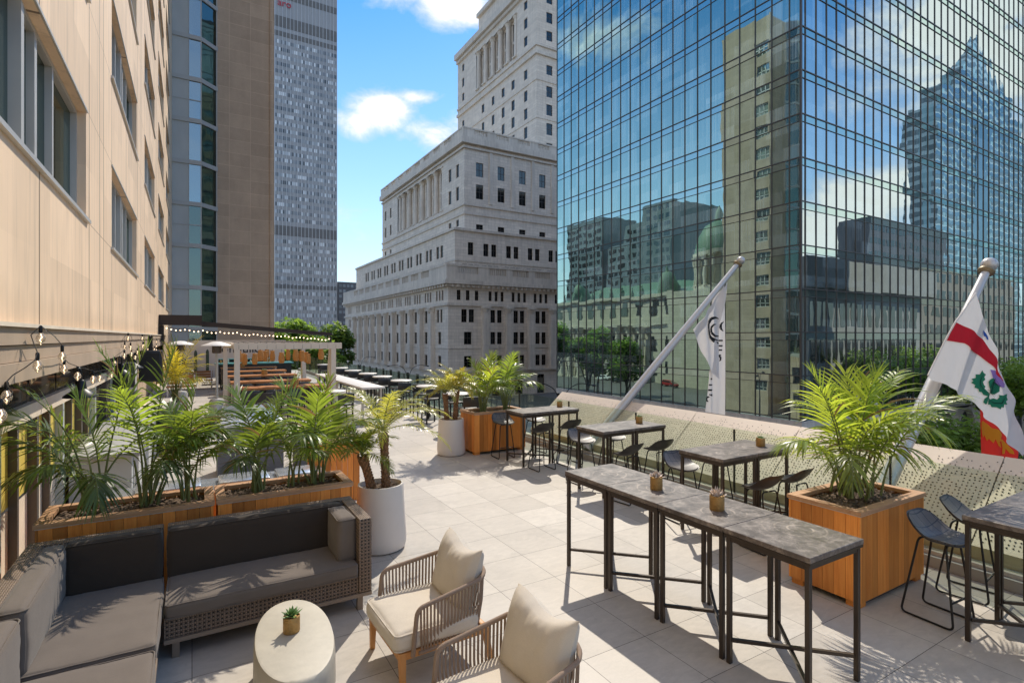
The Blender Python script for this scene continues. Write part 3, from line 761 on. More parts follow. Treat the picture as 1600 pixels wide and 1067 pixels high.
# ------------------------------------------------------------------ granite insurance building
gb = thing("granite_building", "huge stepped pale granite building with colonnades and balustrades, left of the glass tower", "building", (43, 94, -9))
wall = MB(); trim = MB(); bal = MB(); cols = MB(); winq = []; ventq = []
def tier(X, Y, XE, YE, Z0, Z1, fh, lh):
    """fh, lh: openings of the front (x) and of the left side (y)"""
    r = facade(wall, (0, Y, 0), (1, 0, 0), (0, -1, 0), (X, XE), (Z0, Z1), fh, 0.24)
    l = facade(wall, (X, 0, 0), (0, 1, 0), (-1, 0, 0), (Y, YE), (Z0, Z1), lh, 0.24)
    wall.quad((X, YE, Z0), (XE, YE, Z0), (XE, YE, Z1), (X, YE, Z1)); wall.quad((XE, Y, Z0), (XE, YE, Z0), (XE, YE, Z1), (XE, Y, Z1))
    wall.quad((X, Y, Z1), (XE, Y, Z1), (XE, YE, Z1), (X, YE, Z1))
    return r + [[q[1], q[0], q[3], q[2]] for q in l]
def course(X, Y, XE, YE, z0, z1, out, mb=None):
    mb = mb or trim
    mb.box(X - out, XE, Y - out, Y - 0.003, z0, z1); mb.box(X - out, X - 0.003, Y, YE, z0, z1)
def balustrade(X, Y, XE, YE, z0, z1, fb, lb):
    """solid plinth and rail with open baluster bays; fb, lb = list of (a, b)"""
    h = z1 - z0; a = z0 + h * 0.42; b = z1 - h * 0.14
    bal.box(X, XE, Y, Y + 0.6, z0, a); bal.box(X, XE, Y - 0.08, Y + 0.68, b, z1)
    bal.box(X, X + 0.6, Y + 0.6, YE, z0, a); bal.box(X - 0.08, X + 0.68, Y + 0.68, YE, b, z1)
    def fill(bays, s, e, put_):
        p = s
        for u, v in sorted(bays) + [(e, e)]:
            if u > p: put_(p, min(u, e), 0)
            if u < e:
                n = max(2, int((v - u) / 0.42)); st = (v - u) / n
                for i in range(n): put_(u + i * st + st * 0.28, u + i * st + st * 0.72, 0.12)
            p = v
    fill(fb, X, XE, lambda u, v, i: bal.box(u, v, Y + i, Y + 0.6 - i, a, b))
    fill(lb, Y + 0.6, YE, lambda u, v, i: bal.box(X + i, X + 0.6 - i, u, v, a, b))
def pair(c, w, g, z0, z1): return [(c - g - w, c - g, z0, z1), (c + g, c + g + w, z0, z1)]
def trio(c, w, p, z0, z1): return [(c + k * p - w / 2, c + k * p + w / 2, z0, z1) for k in (-1, 0, 1)]
fx = [51.3 + 5.25 * i for i in range(8)]; ly = [102.0 + 5.9 * i for i in range(10)]
rowsA = [(5.4, 7.9), (1.2, 3.6), (-3.2, -1.0)]
# lower block
fh = []; lh = []
for z0, z1 in rowsA:
    for c in fx: fh += pair(c, 1.05, 0.22, z0, z1)
    for c in ly: lh += pair(c, 1.4, 0.28, z0, z1)
    if z0 > 4: fh += pair(45.1, 1.15, 0.2, z0, z1)
    else: fh.append((44.3, 45.9, z0, z1))
    for c in (96.0, 164.5): lh.append((c - 0.75, c + 0.75, z0, z1)) if z0 < 4 else lh.extend(pair(c, 1.1, 0.3, z0, z1))
for c in fx: fh += trio(c, 0.7, 1.35, 9.6, 11.5)
fh += trio(45.1, 0.8, 1.9, 9.6, 11.5)
for c in ly + [96, 164.5]: lh += trio(c, 0.75, 1.4, 9.6, 11.5)
for c in fx: fh.append((c - 0.9, c + 0.9, -8.9, -5.0))
fh.append((44.2, 46, -8.9, -5.2))
for c in ly: lh.append((c - 1.0, c + 1.0, -8.9, -5.2))
winq += tier(41, 92, 95, 170, -9, 13.0, fh, lh)
course(41, 92, 95, 170, 12.55, 13.3, 1.0); course(41, 92, 95, 170, 12.1, 12.5, 0.5); course(41, 92, 95, 170, 8.55, 9.05, 0.3); course(41, 92, 95, 170, -4.2, -3.8, 0.25); course(41, 92, 95, 170, 0.4, 0.62, 0.1)
for i in range(60):   # dentils
    if i < 50: trim.box(41.4 + i * 1.08, 41.9 + i * 1.08, 91.25, 91.6, 12.0, 12.5)
    trim.box(40.25, 40.6, 92.3 + i * 1.3, 92.9 + i * 1.3, 12.0, 12.5)
balustrade(40.4, 91.4, 95, 170, 13.3, 16.3, [(42.4 + .3, 47)] + [(c - 1.9, c + 1.9) for c in fx], [(c - 2, c + 2) for c in ly])
def column(mb, x, y, z0, z1, r, sq=False):
    h = z1 - z0
    mb.box(x - r * 1.3, x + r * 1.3, y - r * 1.3, y + r * 1.3, z0, z0 + h * 0.03)
    if sq: mb.box(x - r, x + r, y - r, y + r, z0 + h * 0.03, z1 - h * 0.1)
    else: mb.lathe([(r * 1.15, h * .03), (r, h * .06), (r * 0.98, h * .4), (r * .84, h * .9)], 12, (x, y, z0), caps=False)
    mb.lathe([(r * .86, h * .9), (r * 1.15, h * .93), (r * 1.3, h * .96), (r * 1.35, h * .97)], 8, (x, y, z0))
    mb.box(x - r * 1.4, x + r * 1.4, y - r * 1.4, y + r * 1.4, z1 - h * 0.03, z1)
colset = []
for i in range(9): colset.append((48.75 + 5.25 * i - 0.1, 91.75, -4.0, 8.5, 0.62, True))
for i in range(11): colset.append((40.75, 99.05 + 5.9 * i, -4.0, 8.5, 0.62, True))
# second step
fh = [(46.4, 47.6, 18.7, 21.2)]; lh = []
for c in fx: fh += pair(c, 1.15, 0.32, 18.7, 21.2); ventq += [0]
for c in ly: lh += pair(c, 1.4, 0.32, 18.7, 21.2)
winq += tier(43.6, 94.6, 93, 167, 13, 23.8, fh, lh)
course(43.6, 94.6, 93, 167, 23.3, 23.8, 0.35); course(43.6, 94.6, 93, 167, 17.4, 17.65, 0.12)
for c in [47] + fx:
    for k in (-1, 0, 1): winq.append([(c + k * 1.35 - .5, 94.56, 16.4), (c + k * 1.35 + .5, 94.56, 16.4), (c + k * 1.35 + .5, 94.56, 16.85), (c + k * 1.35 - .5, 94.56, 16.85)])
# third step
winC = []
fc = [51.0, 56.1, 61.4, 66.6, 71.8, 77.0, 82.2]
fh = []
for c in fc: fh += [(c - .85, c + .85, 35.6, 38.5), (c - .85, c + .85, 31.0, 34.0), (c - .8, c + .8, 24.6, 25.8)]
lh = []
for c in (101.8, 105.6, 145.6, 150.2):
    lh += [(c - .7, c + .7, 35.8, 38.5), (c - .7, c + .7, 31.0, 33.8), (c - .7, c + .7, 25.6, 27.0)]
cy = [109.4 + 4.4 * i for i in range(8)]
lh += [(109.8, 139.6, 30.4, 40.3)]
winq3 = tier(47.5, 98.5, 90, 153, 23.8, 43, fh, lh)
winq += winq3[:-1]
# recessed loggia back wall with tall windows
q = winq3[-1]
lq = facade(wall, (48.6, 0, 0), (0, 1, 0), (-1, 0, 0), (109.8, 139.6), (30.4, 40.3), [(c + .75, c + 3.65, z0, z1) for c in cy[:-1] for z0, z1 in ((30.8, 35.0), (35.5, 39.7))], 0.3)
winq += [[q[1], q[0], q[3], q[2]] for q in lq]
for z in (30.4, 40.3): wall.quad((47.5, 109.8, z), (48.6, 109.8, z), (48.6, 139.6, z), (47.5, 139.6, z))
for y in (109.8, 139.6): wall.quad((47.5, y, 30.4), (48.6, y, 30.4), (48.6, y, 40.3), (47.5, y, 40.3))
course(47.5, 98.5, 90, 153, 41.9, 43.1, 0.9); course(47.5, 98.5, 90, 153, 29.4, 29.8, 0.3); course(47.5, 98.5, 90, 153, 27.6, 28.1, 0.25); course(47.5, 98.5, 90, 153, 41.0, 41.4, 0.4)
balustrade(47.0, 98.0, 90, 153, 43.1, 45.2, [(c - 1.5, c + 1.5) for c in fc], [(104 + 6 * i, 107.5 + 6 * i) for i in range(8)])
for c in cy[:-1]: colset.append((48.15, c + 2.2 - 2.2 + 0.7, 30.42, 40.28, 0.62, False))
colset.append((48.15, 139.0, 30.42, 40.28, 0.62, False))
for i, c in enumerate(fc): # flat pilasters of the front
    if i: trim.box(c - 2.9, c - 2.2, 98.25, 98.497, 30.2, 41.0)
# tower
rowsD = [(84.8, 86.9), (80.0, 82.6), (75.6, 78.0), (67.2, 69.6), (61.7, 64.4), (57.2, 59.9), (52.4, 55.3), (47.4, 50.4)]
lh = [(113.2, 114.8, a, b) for a, b in rowsD] + [(149.4, 150.9, a, b) for a, b in rowsD]
for c in (120.2, 125.4, 131.0, 137.0): lh += [(c - .8, c + .8, a, b) for a, b in rowsD[3:]]
lh += [(118.2, 141.2, 75.0, 86.2)]
fh = [(x - .9, x + .9, a, b) for x in (75.8, 81, 86) for a, b in rowsD]
t4 = tier(72, 109, 100, 154, 43, 90.5, fh, lh)
winq += t4[:-1]
lq = facade(wall, (73.2, 0, 0), (0, 1, 0), (-1, 0, 0), (118.2, 141.2), (75.0, 86.2), [(c + .8, c + 3.4, z0, z1) for c in [118.9 + 4.25 * i for i in range(5)] for z0, z1 in ((75.8, 80.2), (80.8, 85.4))], 0.3)
winq += [[q[1], q[0], q[3], q[2]] for q in lq]
for z in (75.0, 86.2): wall.quad((72, 118.2, z), (73.2, 118.2, z), (73.2, 141.2, z), (72, 141.2, z))
for y in (118.2, 141.2): wall.quad((72, y, 75), (73.2, y, 75), (73.2, y, 86.2), (72, y, 86.2))
for i in range(6): colset.append((72.5, 119.1 + 4.25 * i, 75.02, 86.18, 0.75, False))
course(72, 109, 100, 154, 89.2, 90.9, 1.3); course(72, 109, 100, 154, 88.2, 89.1, 0.6); course(72, 109, 100, 154, 71.5, 72.3, 0.5); course(72, 109, 100, 154, 73.6, 74.2, 0.35); course(72, 109, 100, 154, 65.3, 65.7, 0.2); course(72, 109, 100, 154, 56.0, 56.3, 0.15)
t5 = tier(75, 113, 98, 145.5, 90.5, 100.5, [], [(c - .8, c + .8, 93.2, 96.2) for c in (117, 123, 129, 135, 141)])
winq += t5
course(75, 113, 98, 145.5, 99.4, 100.6, 0.8)
wall.box(80, 95, 118, 140, 100.5, 109)
wall.build("wall", M["granite"], gb, world=True, fix=False)
trim.build("cornice", M["granite_trim"], gb, world=True)
bal.build("balustrade", M["granite_trim"], gb, world=True)
for a in colset:
    m = MB(); column(m, *a); m.build("pilaster" if a[5] else "column", M["granite_trim"], gb, smooth=not a[5], world=True)
emit(gb, "window", winq, [M["dark_glass"], M["bronze"]], 100, paned(0.09, 1, (0.5,)))
MB().quad((74.95, 109.41, 75.7), (76.65, 109.41, 75.7), (76.65, 109.41, 77.9), (74.95, 109.41, 77.9)).build("lit_window", M["amber"], gb, world=True, fix=False)

# ------------------------------------------------------------------ glass tower
gt = thing("glass_tower", "blue green glass tower across the street mirroring the city, standing on a stone arcade", "building", (40, 23.9, -9))
GX, GY = 40.0, 23.9
fl = [26.4 - 3.35 * i for i in range(-6, 10)]   # floor lines
zb, zt = -3.9, 47.0
zs = sorted(set([zb, zt] + [z for z in fl if zb < z < zt] + [z - 0.61 for z in fl if zb < z - 0.61 < zt]))
ys = [GY] + [GY + 0.92 + 1.475 * i for i in range(22)]
xs = [GX] + [GX + 0.55 + 1.46 * i for i in range(42)]
lq = []; rq = []; sq = []
rg = random.Random(11)
def tilt(a, b, c, d, n):
    """each pane sits a hair out of true, as glazing does"""
    e = [rg.gauss(0, 0.0014) for _ in range(2)]
    n = V(n); w = (V(b) - V(a)).length; h = (V(d) - V(a)).length
    return [V(a) + n * (-e[0] * w - e[1] * h) / 2, V(b) + n * (e[0] * w - e[1] * h) / 2, V(c) + n * (e[0] * w + e[1] * h) / 2, V(d) + n * (-e[0] * w + e[1] * h) / 2]
for j in range(len(zs) - 1):
    z0, z1 = zs[j], zs[j + 1]
    tgt = (lq, rq) if z1 - z0 > 1 else (sq, sq)
    for i in range(len(ys) - 1): tgt[0].append(tilt((GX, ys[i + 1], z0), (GX, ys[i], z0), (GX, ys[i], z1), (GX, ys[i + 1], z1), (-1, 0, 0)))
    for i in range(len(xs) - 1): tgt[1].append(tilt((xs[i], GY, z0), (xs[i + 1], GY, z0), (xs[i + 1], GY, z1), (xs[i], GY, z1), (0, -1, 0)))
emit(gt, "glass_panel", lq, M["tower_glass"], 60, many="upper_glass_panels")
emit(gt, "glass_panel", rq, M["tower_glass_side"], 40, many="side_glass_panels")
emit(gt, "spandrel_panel", sq, M["spandrel_glass"], 100, many="upper_spandrel_panels")
YE = ys[-1]; XE = xs[-1]
ml = MB()
for y in ys[1:]: ml.box(GX - 0.06, GX + 0.05, y - 0.035, y + 0.035, zb, zt)
for x in xs[1:]: ml.box(x - 0.035, x + 0.035, GY - 0.06, GY + 0.05, zb, zt)
ml.box(GX - 0.065, GX + 0.08, GY - 0.065, GY + 0.08, zb, zt)
ml.build("mullion_grid", M["mullion"], gt, world=True)
tr = MB()
for z in zs[1:-1]:
    h = 0.04 if z in fl else 0.017
    tr.box(GX - 0.055, GX + 0.03, GY - 0.055, YE, z - h, z + h); tr.box(GX + 0.03, XE, GY - 0.055, GY + 0.03, z - h, z + h)
tr.build("transom_grid", M["mullion"], gt, world=True)
b = MB(); b.box(GX + 0.35, XE, GY + 0.35, YE, -9, zt - 0.4); b.box(GX - 0.1, XE, GY - 0.1, YE, zt, zt + 0.4); b.quad((GX, YE, -9), (XE, YE, -9), (XE, YE, zt), (GX, YE, zt)); b.quad((XE, GY, -9), (XE, YE, -9), (XE, YE, zt), (XE, GY, zt))
b.build("core_wall", M["dark_concrete"], gt, world=True)
lb = MB(); lb.box(GX - 0.15, GX + 0.3, GY + 6, YE, -4.5, zb); lb.box(GX - 0.15, GX + 0.3, GY - 0.15, GY + 6, -4.5, zb)
lb.box(GX + 0.3, XE, GY - 0.15, GY + 0.3, -4.5, zb)
lb.build("base_band", M["granite_trim"], gt, world=True)
lo = MB()
for i in range(len(ys) - 1): lo.quad((GX + .1, ys[i + 1], -9), (GX + .1, ys[i] + .06, -9), (GX + .1, ys[i] + .06, -4.5), (GX + .1, ys[i + 1], -4.5))
lo.build("street_glazing", M["dark_glass"], gt, world=True, fix=False)
# arcade on the right face: piers and arches
ar = MB()
x = GX + 0.3
while x < XE - 5:
    ar.box(x, x + 1.2, GY - 0.6, GY - 0.05, -9, -4.6)
    n = 10; c = x + 1.2 + 1.9; r = 1.9; zc = -6.7
    pts = [(c - r * math.cos(math.pi * i / n), zc + r * math.sin(math.pi * i / n)) for i in range(n + 1)]
    for i in range(n):
        a, b2 = pts[i], pts[i + 1]
        ar.quad((a[0], GY - 0.58, a[1]), (b2[0], GY - 0.58, b2[1]), (b2[0], GY - 0.58, -4.6), (a[0], GY - 0.58, -4.6))
        ar.quad((a[0], GY - 0.58, a[1]), (b2[0], GY - 0.58, b2[1]), (b2[0], GY, b2[1]), (a[0], GY, a[1]))
    x += 5.0
ar.build("arcade", M["granite"], gt, world=True, fix=False)
# ------------------------------------------------------------------ city behind the camera and the hotel (seen as reflections)
def bands(name, label, x0, x1, y0, y1, z1, wall_m, win_m, fh, wh, step, gap, faces="x+y", z0=-9, cat="building", steps=()):
    r = thing(name, label, cat, ((x0 + x1) / 2, (y0 + y1) / 2, -9))
    b = MB(); b.box(x0, x1, y0, y1, z0, z1)
    for s in steps: b.box(*s)
    b.build("wall", wall_m, r, world=True)
    q = []
    for (a0, a1, b0, b1, c0, c1) in [(x0, x1, y0, y1, z0, z1)] + list(steps):
        z = max(c0, z0) + fh * 0.4
        while z + wh < c1:
            if "x" in faces:
                y = b0 + gap
                while y + step - gap <= b1:
                    q.append([(a1 + .04, y, z), (a1 + .04, y + step - gap, z), (a1 + .04, y + step - gap, z + wh), (a1 + .04, y, z + wh)]); y += step
            if "y" in faces:
                x = a0 + gap
                while x + step - gap <= a1:
                    q.append([(x, b1 + .04, z), (x, b1 + .04, z + wh), (x + step - gap, b1 + .04, z + wh), (x + step - gap, b1 + .04, z)]); x += step
            z += fh
    emit(r, "window", q, win_m, 12)
    return r
bands("apartment_tower", "slim apartment tower mirrored upper left in the glass tower's left face", -90, -70, 177, 201, 54, M["slate_tower"], M["dark_glass"], 3.2, 1.7, 3.0, 0.9)
bands("apartment_tower", "wider stepped apartment tower mirrored beside the church dome in the glass tower", -95, -70, 138, 152, 53, M["slate_tower"], M["dark_glass"], 3.2, 1.7, 3.0, 0.9, steps=[(-95, -70, 152.1, 163, -9, 47), (-95, -70, 163.1, 173, -9, 40)])
ct = bands("crown_tower", "tall blue grey skyscraper with stepped pointed crown mirrored in the glass tower's right face", 288, 400, -74, -62, 108, M["banded"], M["bay_glass"], 4.2, 1.9, 9.0, 0.35, steps=[(298, 394, -73, -63, 108, 120), (318, 384, -72, -64, 120, 132)])
pr_ = MB(); pr_.add([(322, -65, 132), (380, -65, 132), (380, -71, 132), (322, -71, 132), (349, -68, 160), (353, -68, 160)], [(0, 1, 5, 4), (1, 2, 5), (2, 3, 4, 5), (3, 0, 4)])
pr_.build("crown_roof", M["banded"], ct, world=True)
bm_ = MB(); bm_.box(330, 346, -63, -61.6, -9, 107.5); bm_.build("glass_strip", M["bay_glass"], ct, world=True)
bands("office_block", "dark grey office block mirrored at the foot of the pointed skyscraper", 147, 190, -30, -22, 33, M["dark_tower"], M["dark_glass"], 3.4, 1.5, 2.4, 0.7)
cb = bands("concrete_block", "low pale concrete building with overhanging flat roof mirrored in the glass tower's right face", 77, 112, -30, 2.8, 9.5, M["concrete"], M["dark_glass"], 5.5, 3.6, 1.6, 0.5)
MB().box(74, 114, -33, 4.6, 9.6, 14).build("roof_slab", M["concrete"], cb, world=True)
bands("stone_hotel", "beige stone hotel with rows of windows mirrored behind the thistle flag's pole", 124, 174, -35, -2.2, 16.5, M["beige_block"], M["dark_glass"], 3.6, 1.9, 3.0, 1.5)
bands("stone_terrace", "long low brown building mirrored below the clouds in the right glass face", 60, 130, -75, -40, 19, M["beige_block"], M["dark_glass"], 3.6, 1.9, 3.0, 1.5)

ch = thing("domed_church", "stone church with green copper domes and columns mirrored in the glass tower's left face", "church", (-26, 110, -9))
b = MB(); b.box(-60, -20, 84, 142, -9, 12.5); b.box(-60, -19.4, 83.5, 142.5, 5.6, 7.4); b.box(-60, -19.3, 83.4, 142.6, 12.5, 13.4)
b.box(-33, -17, 74.5, 90.5, -9, 13.3)
b.build("wall", M["church_stone"], ch, world=True)
q = [[(-19.9, y, z), (-19.9, y + 2, z), (-19.9, y + 2, z + 4), (-19.9, y, z + 4)] for y in range(87, 140, 5) for z in (-7, -1, 8)]
for qq in q: MB().quad(*qq).build("window", M["dark_glass"], ch, world=True, fix=False)
for i in range(9):
    m = MB(); column(m, -18.6, 101 + i * 4.2, -9, 5.5, 0.9); m.build("column", M["church_stone"], ch, smooth=True, world=True)
m = MB(); m.lathe([(5.2, 0), (5.2, 1), (4.4, 1.2), (4.4, 7.8), (5.3, 8.1), (5.3, 8.9)], 20, (-25, 82.5, 13.3)); m.build("drum", M["church_stone"], ch, world=True)
for i in range(14):
    g = 2 * math.pi * i / 14; m = MB(); column(m, -25 + 4.9 * math.cos(g), 82.5 + 4.9 * math.sin(g), 14.4, 21.3, .45); m.build("column", M["church_stone"], ch, world=True)
m = MB(); m.lathe([(4.9 * math.cos(a), 7.4 * math.sin(a)) for a in [i * math.pi / 20 for i in range(10)]] + [(.9, 7.4), (.9, 8.6), (.6, 9.6), (.1, 10.8)], 20, (-25, 82.5, 22.2)); m.build("dome", M["copper"], ch, smooth=True, world=True)
for y in (95.5, 131):
    m = MB(); m.lathe([(2.7, -1), (2.7, 2)] + [(2.5 * math.cos(a), 2 + 3.4 * math.sin(a)) for a in [i * math.pi / 16 for i in range(8)]] + [(.3, 5.5), (.1, 7)], 16, (-22.5, y, 13.4)); m.build("dome", M["copper"], ch, smooth=True, world=True)
m = MB(); m.add([(-60, 84, 13.4), (-21, 84, 13.4), (-21, 142, 13.4), (-60, 142, 13.4), (-40, 90, 19), (-40, 138, 19)], [(0, 1, 4), (1, 2, 5, 4), (2, 3, 5), (3, 0, 4, 5)]); m.build("roof", M["copper"], ch, world=True)
for i in range(9):
    m = MB(); m.lathe([(.45, 0), (.5, .9), (.35, 1.7), (.12, 1.9), (.22, 2.2), (.05, 2.5)], 8, (-19.6, 101 + i * 4.2, 13.4)); m.build("roof_statue", M["copper"], ch, smooth=True, world=True)

# ------------------------------------------------------------------ trees
def make_tree(name, label, h, cr, seed, leaves=4200, ls=0.34, group=None, trunk=0.35, lm="tree"):
    r = random.Random(seed)
    t = thing(name, label, "tree", (0, 0, 0), 0, group)
    tk = MB()
    tk.tube([(0, 0, 0), (.1, .05, h * .2), (0, .1, h * .42), (.1, 0, h * .75)], [trunk, trunk * .8, trunk * .6, trunk * .2], 8)
    clumps = []
    for i in range(16):
        a = r.uniform(0, 6.28); e = r.uniform(-.3, 1.2); rr = cr * r.uniform(.35, .8)
        c = V((rr * math.cos(a) * math.cos(e), rr * math.sin(a) * math.cos(e), h * .64 + rr * math.sin(e) * h / cr * .42))
        clumps.append((c, cr * r.uniform(.26, .46)))
        st = V((0, 0, h * r.uniform(.25, .5)))
        tk.tube([st, (st + c) * .5 + V((0, 0, .3)), c], [trunk * .4, trunk * .25, trunk * .08], 5)
    tk.build("trunk", M["bark"], t, smooth=True)
    cm = MB()
    for i in range(leaves):
        c, s = r.choice(clumps)
        d = V((r.gauss(0, 1), r.gauss(0, 1), r.gauss(0, 1))).normalized()
        p = c + d * s * (r.random() ** .35)
        p.z += r.uniform(-.1, .1)
        a = V((r.gauss(0, 1), r.gauss(0, 1), r.gauss(0, .6))).normalized(); b2 = a.cross(V((r.gauss(0, .6), r.gauss(0, .6), 1))).normalized()
        k = ls * r.uniform(.6, 1.3)
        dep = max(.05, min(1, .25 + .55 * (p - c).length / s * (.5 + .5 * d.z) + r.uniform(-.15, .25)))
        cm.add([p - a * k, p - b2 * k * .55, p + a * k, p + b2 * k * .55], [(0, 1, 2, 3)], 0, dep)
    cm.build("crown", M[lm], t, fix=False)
    return t
G1 = "trees in the square beyond the terrace"
tA = make_tree("broadleaf_tree", "tallest broad tree before the silver office tower, behind the awning", 16, 4.3, 1, 4500, .36, G1)
tA.location = (13.6, 93, -9.6)
tB = make_tree("broadleaf_tree", "dark rounded tree at the left corner of the granite building", 14.5, 4.2, 2, 4500, .36, G1)
tB.location = (21.2, 95, -9.4)
dup(tB, (9.4, 84, -9.6), 1.3, "lower tree just right of the brown stone wing, over the awning's end", G1)
dup(tA, (17.0, 101, -10.2), 2.1, "tree between the silver tower's foot and the granite building, middle of the row", G1)
dup(tB, (12.6, 73, -12.2), 4.0, "nearest tree behind the pergola's right post", G1)
dup(tA, (15.4, 80, -12.6), 0.6, "low tree beside the pergola's right post, above the white round tables", G1)
G2 = "street trees near the glass tower"
tC = make_tree("street_tree", "green street tree at the right edge behind the thistle flag", 9.6, 4.2, 5, 4600, .24, G2, .2, "tree_lit")
tC.location = (66, 19.5, -9)
dup(tC, (57, 20.5, -13.6), 1.0, "small street tree in front of the stone arcade, left of the red flag", G2)
dup(tC, (76, 20, -9.6), 2.0, "street tree furthest right behind the white flag", G2)
for i, (x, y) in enumerate([(70, -8), (88, 5), (104, 4.6), (122, 3)]):
    dup(tC, (x, y, -9), i * 1.1, "park tree mirrored low in the glass tower's right face", "park trees mirrored in the glass")
for i, (x, y) in enumerate([(-15, 72)]):
    dup(tC, (x, y, -11.5), i * 1.7, ["tree before the church dome, mirrored low in the left glass face", "tree before the church columns, mirrored low in the left glass face"][i], "church trees mirrored in the glass")

# ------------------------------------------------------------------ street lamps and cars
def lamp(loc, label, rot):
    t = thing("street_lamp", label, "street lamp", loc, rot, "twin armed street lamps")
    MB().tube([(0, 0, 0), (0, 0, 3.2), (0, 0, 6.1)], [.12, .09, .06], 8).build("post", M["black_metal"], t, smooth=True)
    for s in (-1, 1):
        MB().tube(bend([(0, 0, 5.6), (s * .5, 0, 7.2), (s * 1.5, 0, 7.75), (s * 2.6, 0, 7.55)], .8, 8), .035, 6).build("arm", M["black_metal"], t, smooth=True)
        MB().lathe([(.05, .12), (.16, .06), (.2, 0), (.12, -.06)], 10, (s * 2.75, 0, 7.5)).build("lamp_head", M["black_metal"], t, smooth=True)
    return t
l0 = lamp((26.6, 36.5, -9), "dark twin armed street lamp seen over the perforated panel's left end", -.5)
dup(l0, (26, 72, -9), -.5, "dark twin armed street lamp in front of the granite building's corner")
dup(l0, (29, 108, -9), -.5, "small distant street lamp before the granite building's long side")

def car(loc, rot, label, paint):
    t = thing("parked_car", label, "car", loc, rot, "cars mirrored in the glass tower")
    prof = [(-2.1, .35), (-2.15, .75), (-1.5, .92), (-.9, 1.42), (.7, 1.45), (1.45, .98), (2.1, .82), (2.15, .35)]
    b = MB(); n = len(prof)
    b.add([(x, -.85, z) for x, z in prof] + [(x, .85, z) for x, z in prof], [tuple(range(n)), tuple(range(2 * n - 1, n - 1, -1))] + [(i, (i + 1) % n, n + (i + 1) % n, n + i) for i in range(n)])
    b.build("body", paint, t, bev=.06)
    g = MB()
    for s in (-1, 1): g.poly([(-1.15, s * .87, .98), (1.2, s * .87, .98), (.62, s * .87, 1.36), (-.8, s * .87, 1.36)])
    g.quad((1.38, -.7, 1.03), (1.38, .7, 1.03), (.78, .66, 1.43), (.78, -.66, 1.43)); g.quad((-1.5, -.7, .97), (-1.5, .7, .97), (-.97, .66, 1.4), (-.97, -.66, 1.4))
    g.build("windows", M["dark_glass"], t, fix=False)
    for x in (-1.35, 1.35):
        for s in (-1, 1): MB().tube([(x, s * .7, .32), (x, s * .9, .32)], .32, 14).build("wheel", M["rubber"], t)
    return t
car((-16, 112, -9), 1.57, "white car parked before the church, mirrored low in the glass", M["car_white"])
car((-16, 106, -9), 1.57, "dark car parked behind the white one, mirrored low in the glass", M["car_dark"])
car((-15, 88, -9), 1.57, "red car mirrored low in the glass beside the white flag", M["car_red"])
car((29.5, 31, -9), 1.57, "white car waiting at the glass tower's foot", M["car_white"])
# ------------------------------------------------------------------ terrace edge
rail = thing("glass_railing", "clear frameless glass railing on a concrete kerb along the right edge", "railing", (7.2, 6, 0))
MB().box(7.08, 7.36, -5, 44.5, 0.003, 0.12).build("kerb", M["concrete"], rail, world=True)
MB().box(7.14, 7.26, -5, 44.5, 0.123, 0.165).build("shoe_rail", M["alu"], rail, world=True)
yy = [-4.6, -2.7, -0.8, 1.1, 3.2, 5.36, 7.5, 9.6, 11.7] + [13.8 + 2.2 * i for i in range(14)]
for a, b in zip(yy[:-1], yy[1:]):
    MB().box(7.19, 7.21, a + .012, b - .012, 0.166, 1.15).build("glass_pane", M["rail_glass"], rail, world=True)
pb = MB()
for y in yy: pb.box(7.185, 7.215, y - .009, y + .009, .17, 1.14)
pb.build("joint_post", M["black_metal"], rail, world=True)
cross = MB(); cross.box(1.5, 7.1, 44.3, 44.36, 0.02, 1.1); cross.build("end_pane", M["rail_glass"], rail, world=True)

pan = thing("perforated_panel", "long tan metal screen with punched triangles leaning outward beyond the glass railing", "screen", (7.6, 4, 0))
bx, bz, tx, tz = 7.29, 0.30, 8.25, 1.15
def onp(y, s, o=0.0):
    nx, nz = -(tz - bz), (tx - bx); L = math.hypot(nx, nz)
    return V((bx + (tx - bx) * s + nx / L * o, y, bz + (tz - bz) * s + nz / L * o))
cuts = [-4.5, -2.1, .15, 2.46, 4.93, 6.95, 9.1, 11.3]
rp = random.Random(4)
for a, b in zip(cuts[:-1], cuts[1:]):
    m = MB(); m.quad(onp(a + .006, 0), onp(b - .006, 0), onp(b - .006, 1), onp(a + .006, 1))
    m.quad(onp(a + .006, 0, -.02), onp(b - .006, 0, -.02), onp(b - .006, 1, -.02), onp(a + .006, 1, -.02))
    m.quad((bx, a + .006, .125), (bx, b - .006, .125), (bx, b - .006, bz), (bx, a + .006, bz))
    m.build("panel_sheet", M["tan_panel"], pan, world=True, fix=False)
hl = MB(); L = math.hypot(tx - bx, tz - bz)
y = cuts[0]
while y < 11.2:
    s = 0.06
    while s < 0.95:
        keep = 1.0 if s < .76 else (0.96 - s) / .20 * .95
        if rp.random() < keep * .92:
            cyy = y + rp.uniform(-.008, .008); cs = s + rp.uniform(-.006, .006); g = rp.choice((0, 1.05, 2.1, 3.14, 4.2, 5.2)) + rp.uniform(-.2, .2); r = .0138 * rp.uniform(.8, 1.1) * (1 if s < .75 else .8)
            hl.add([onp(cyy + r * math.cos(g + k * 2.094), cs + r * math.sin(g + k * 2.094) / L, .003) for k in range(3)], [(0, 1, 2)])
        s += .036
    y += .047
tag(hl.build("perforations", M["hole"], pan, world=True, fix=False), kind="stuff")
fr = MB()
for y in cuts: fr.bar(onp(y, 0, -.06), onp(y, 1, -.06), .05)
fr.bar(onp(-4.5, .5, -.06), onp(11.3, .5, -.06), .04)
for y in cuts: fr.bar((7.40, y, .06), tuple(onp(y, .1, -.06)), .05)
fr.build("support_frame", M["bronze"], pan, world=True)

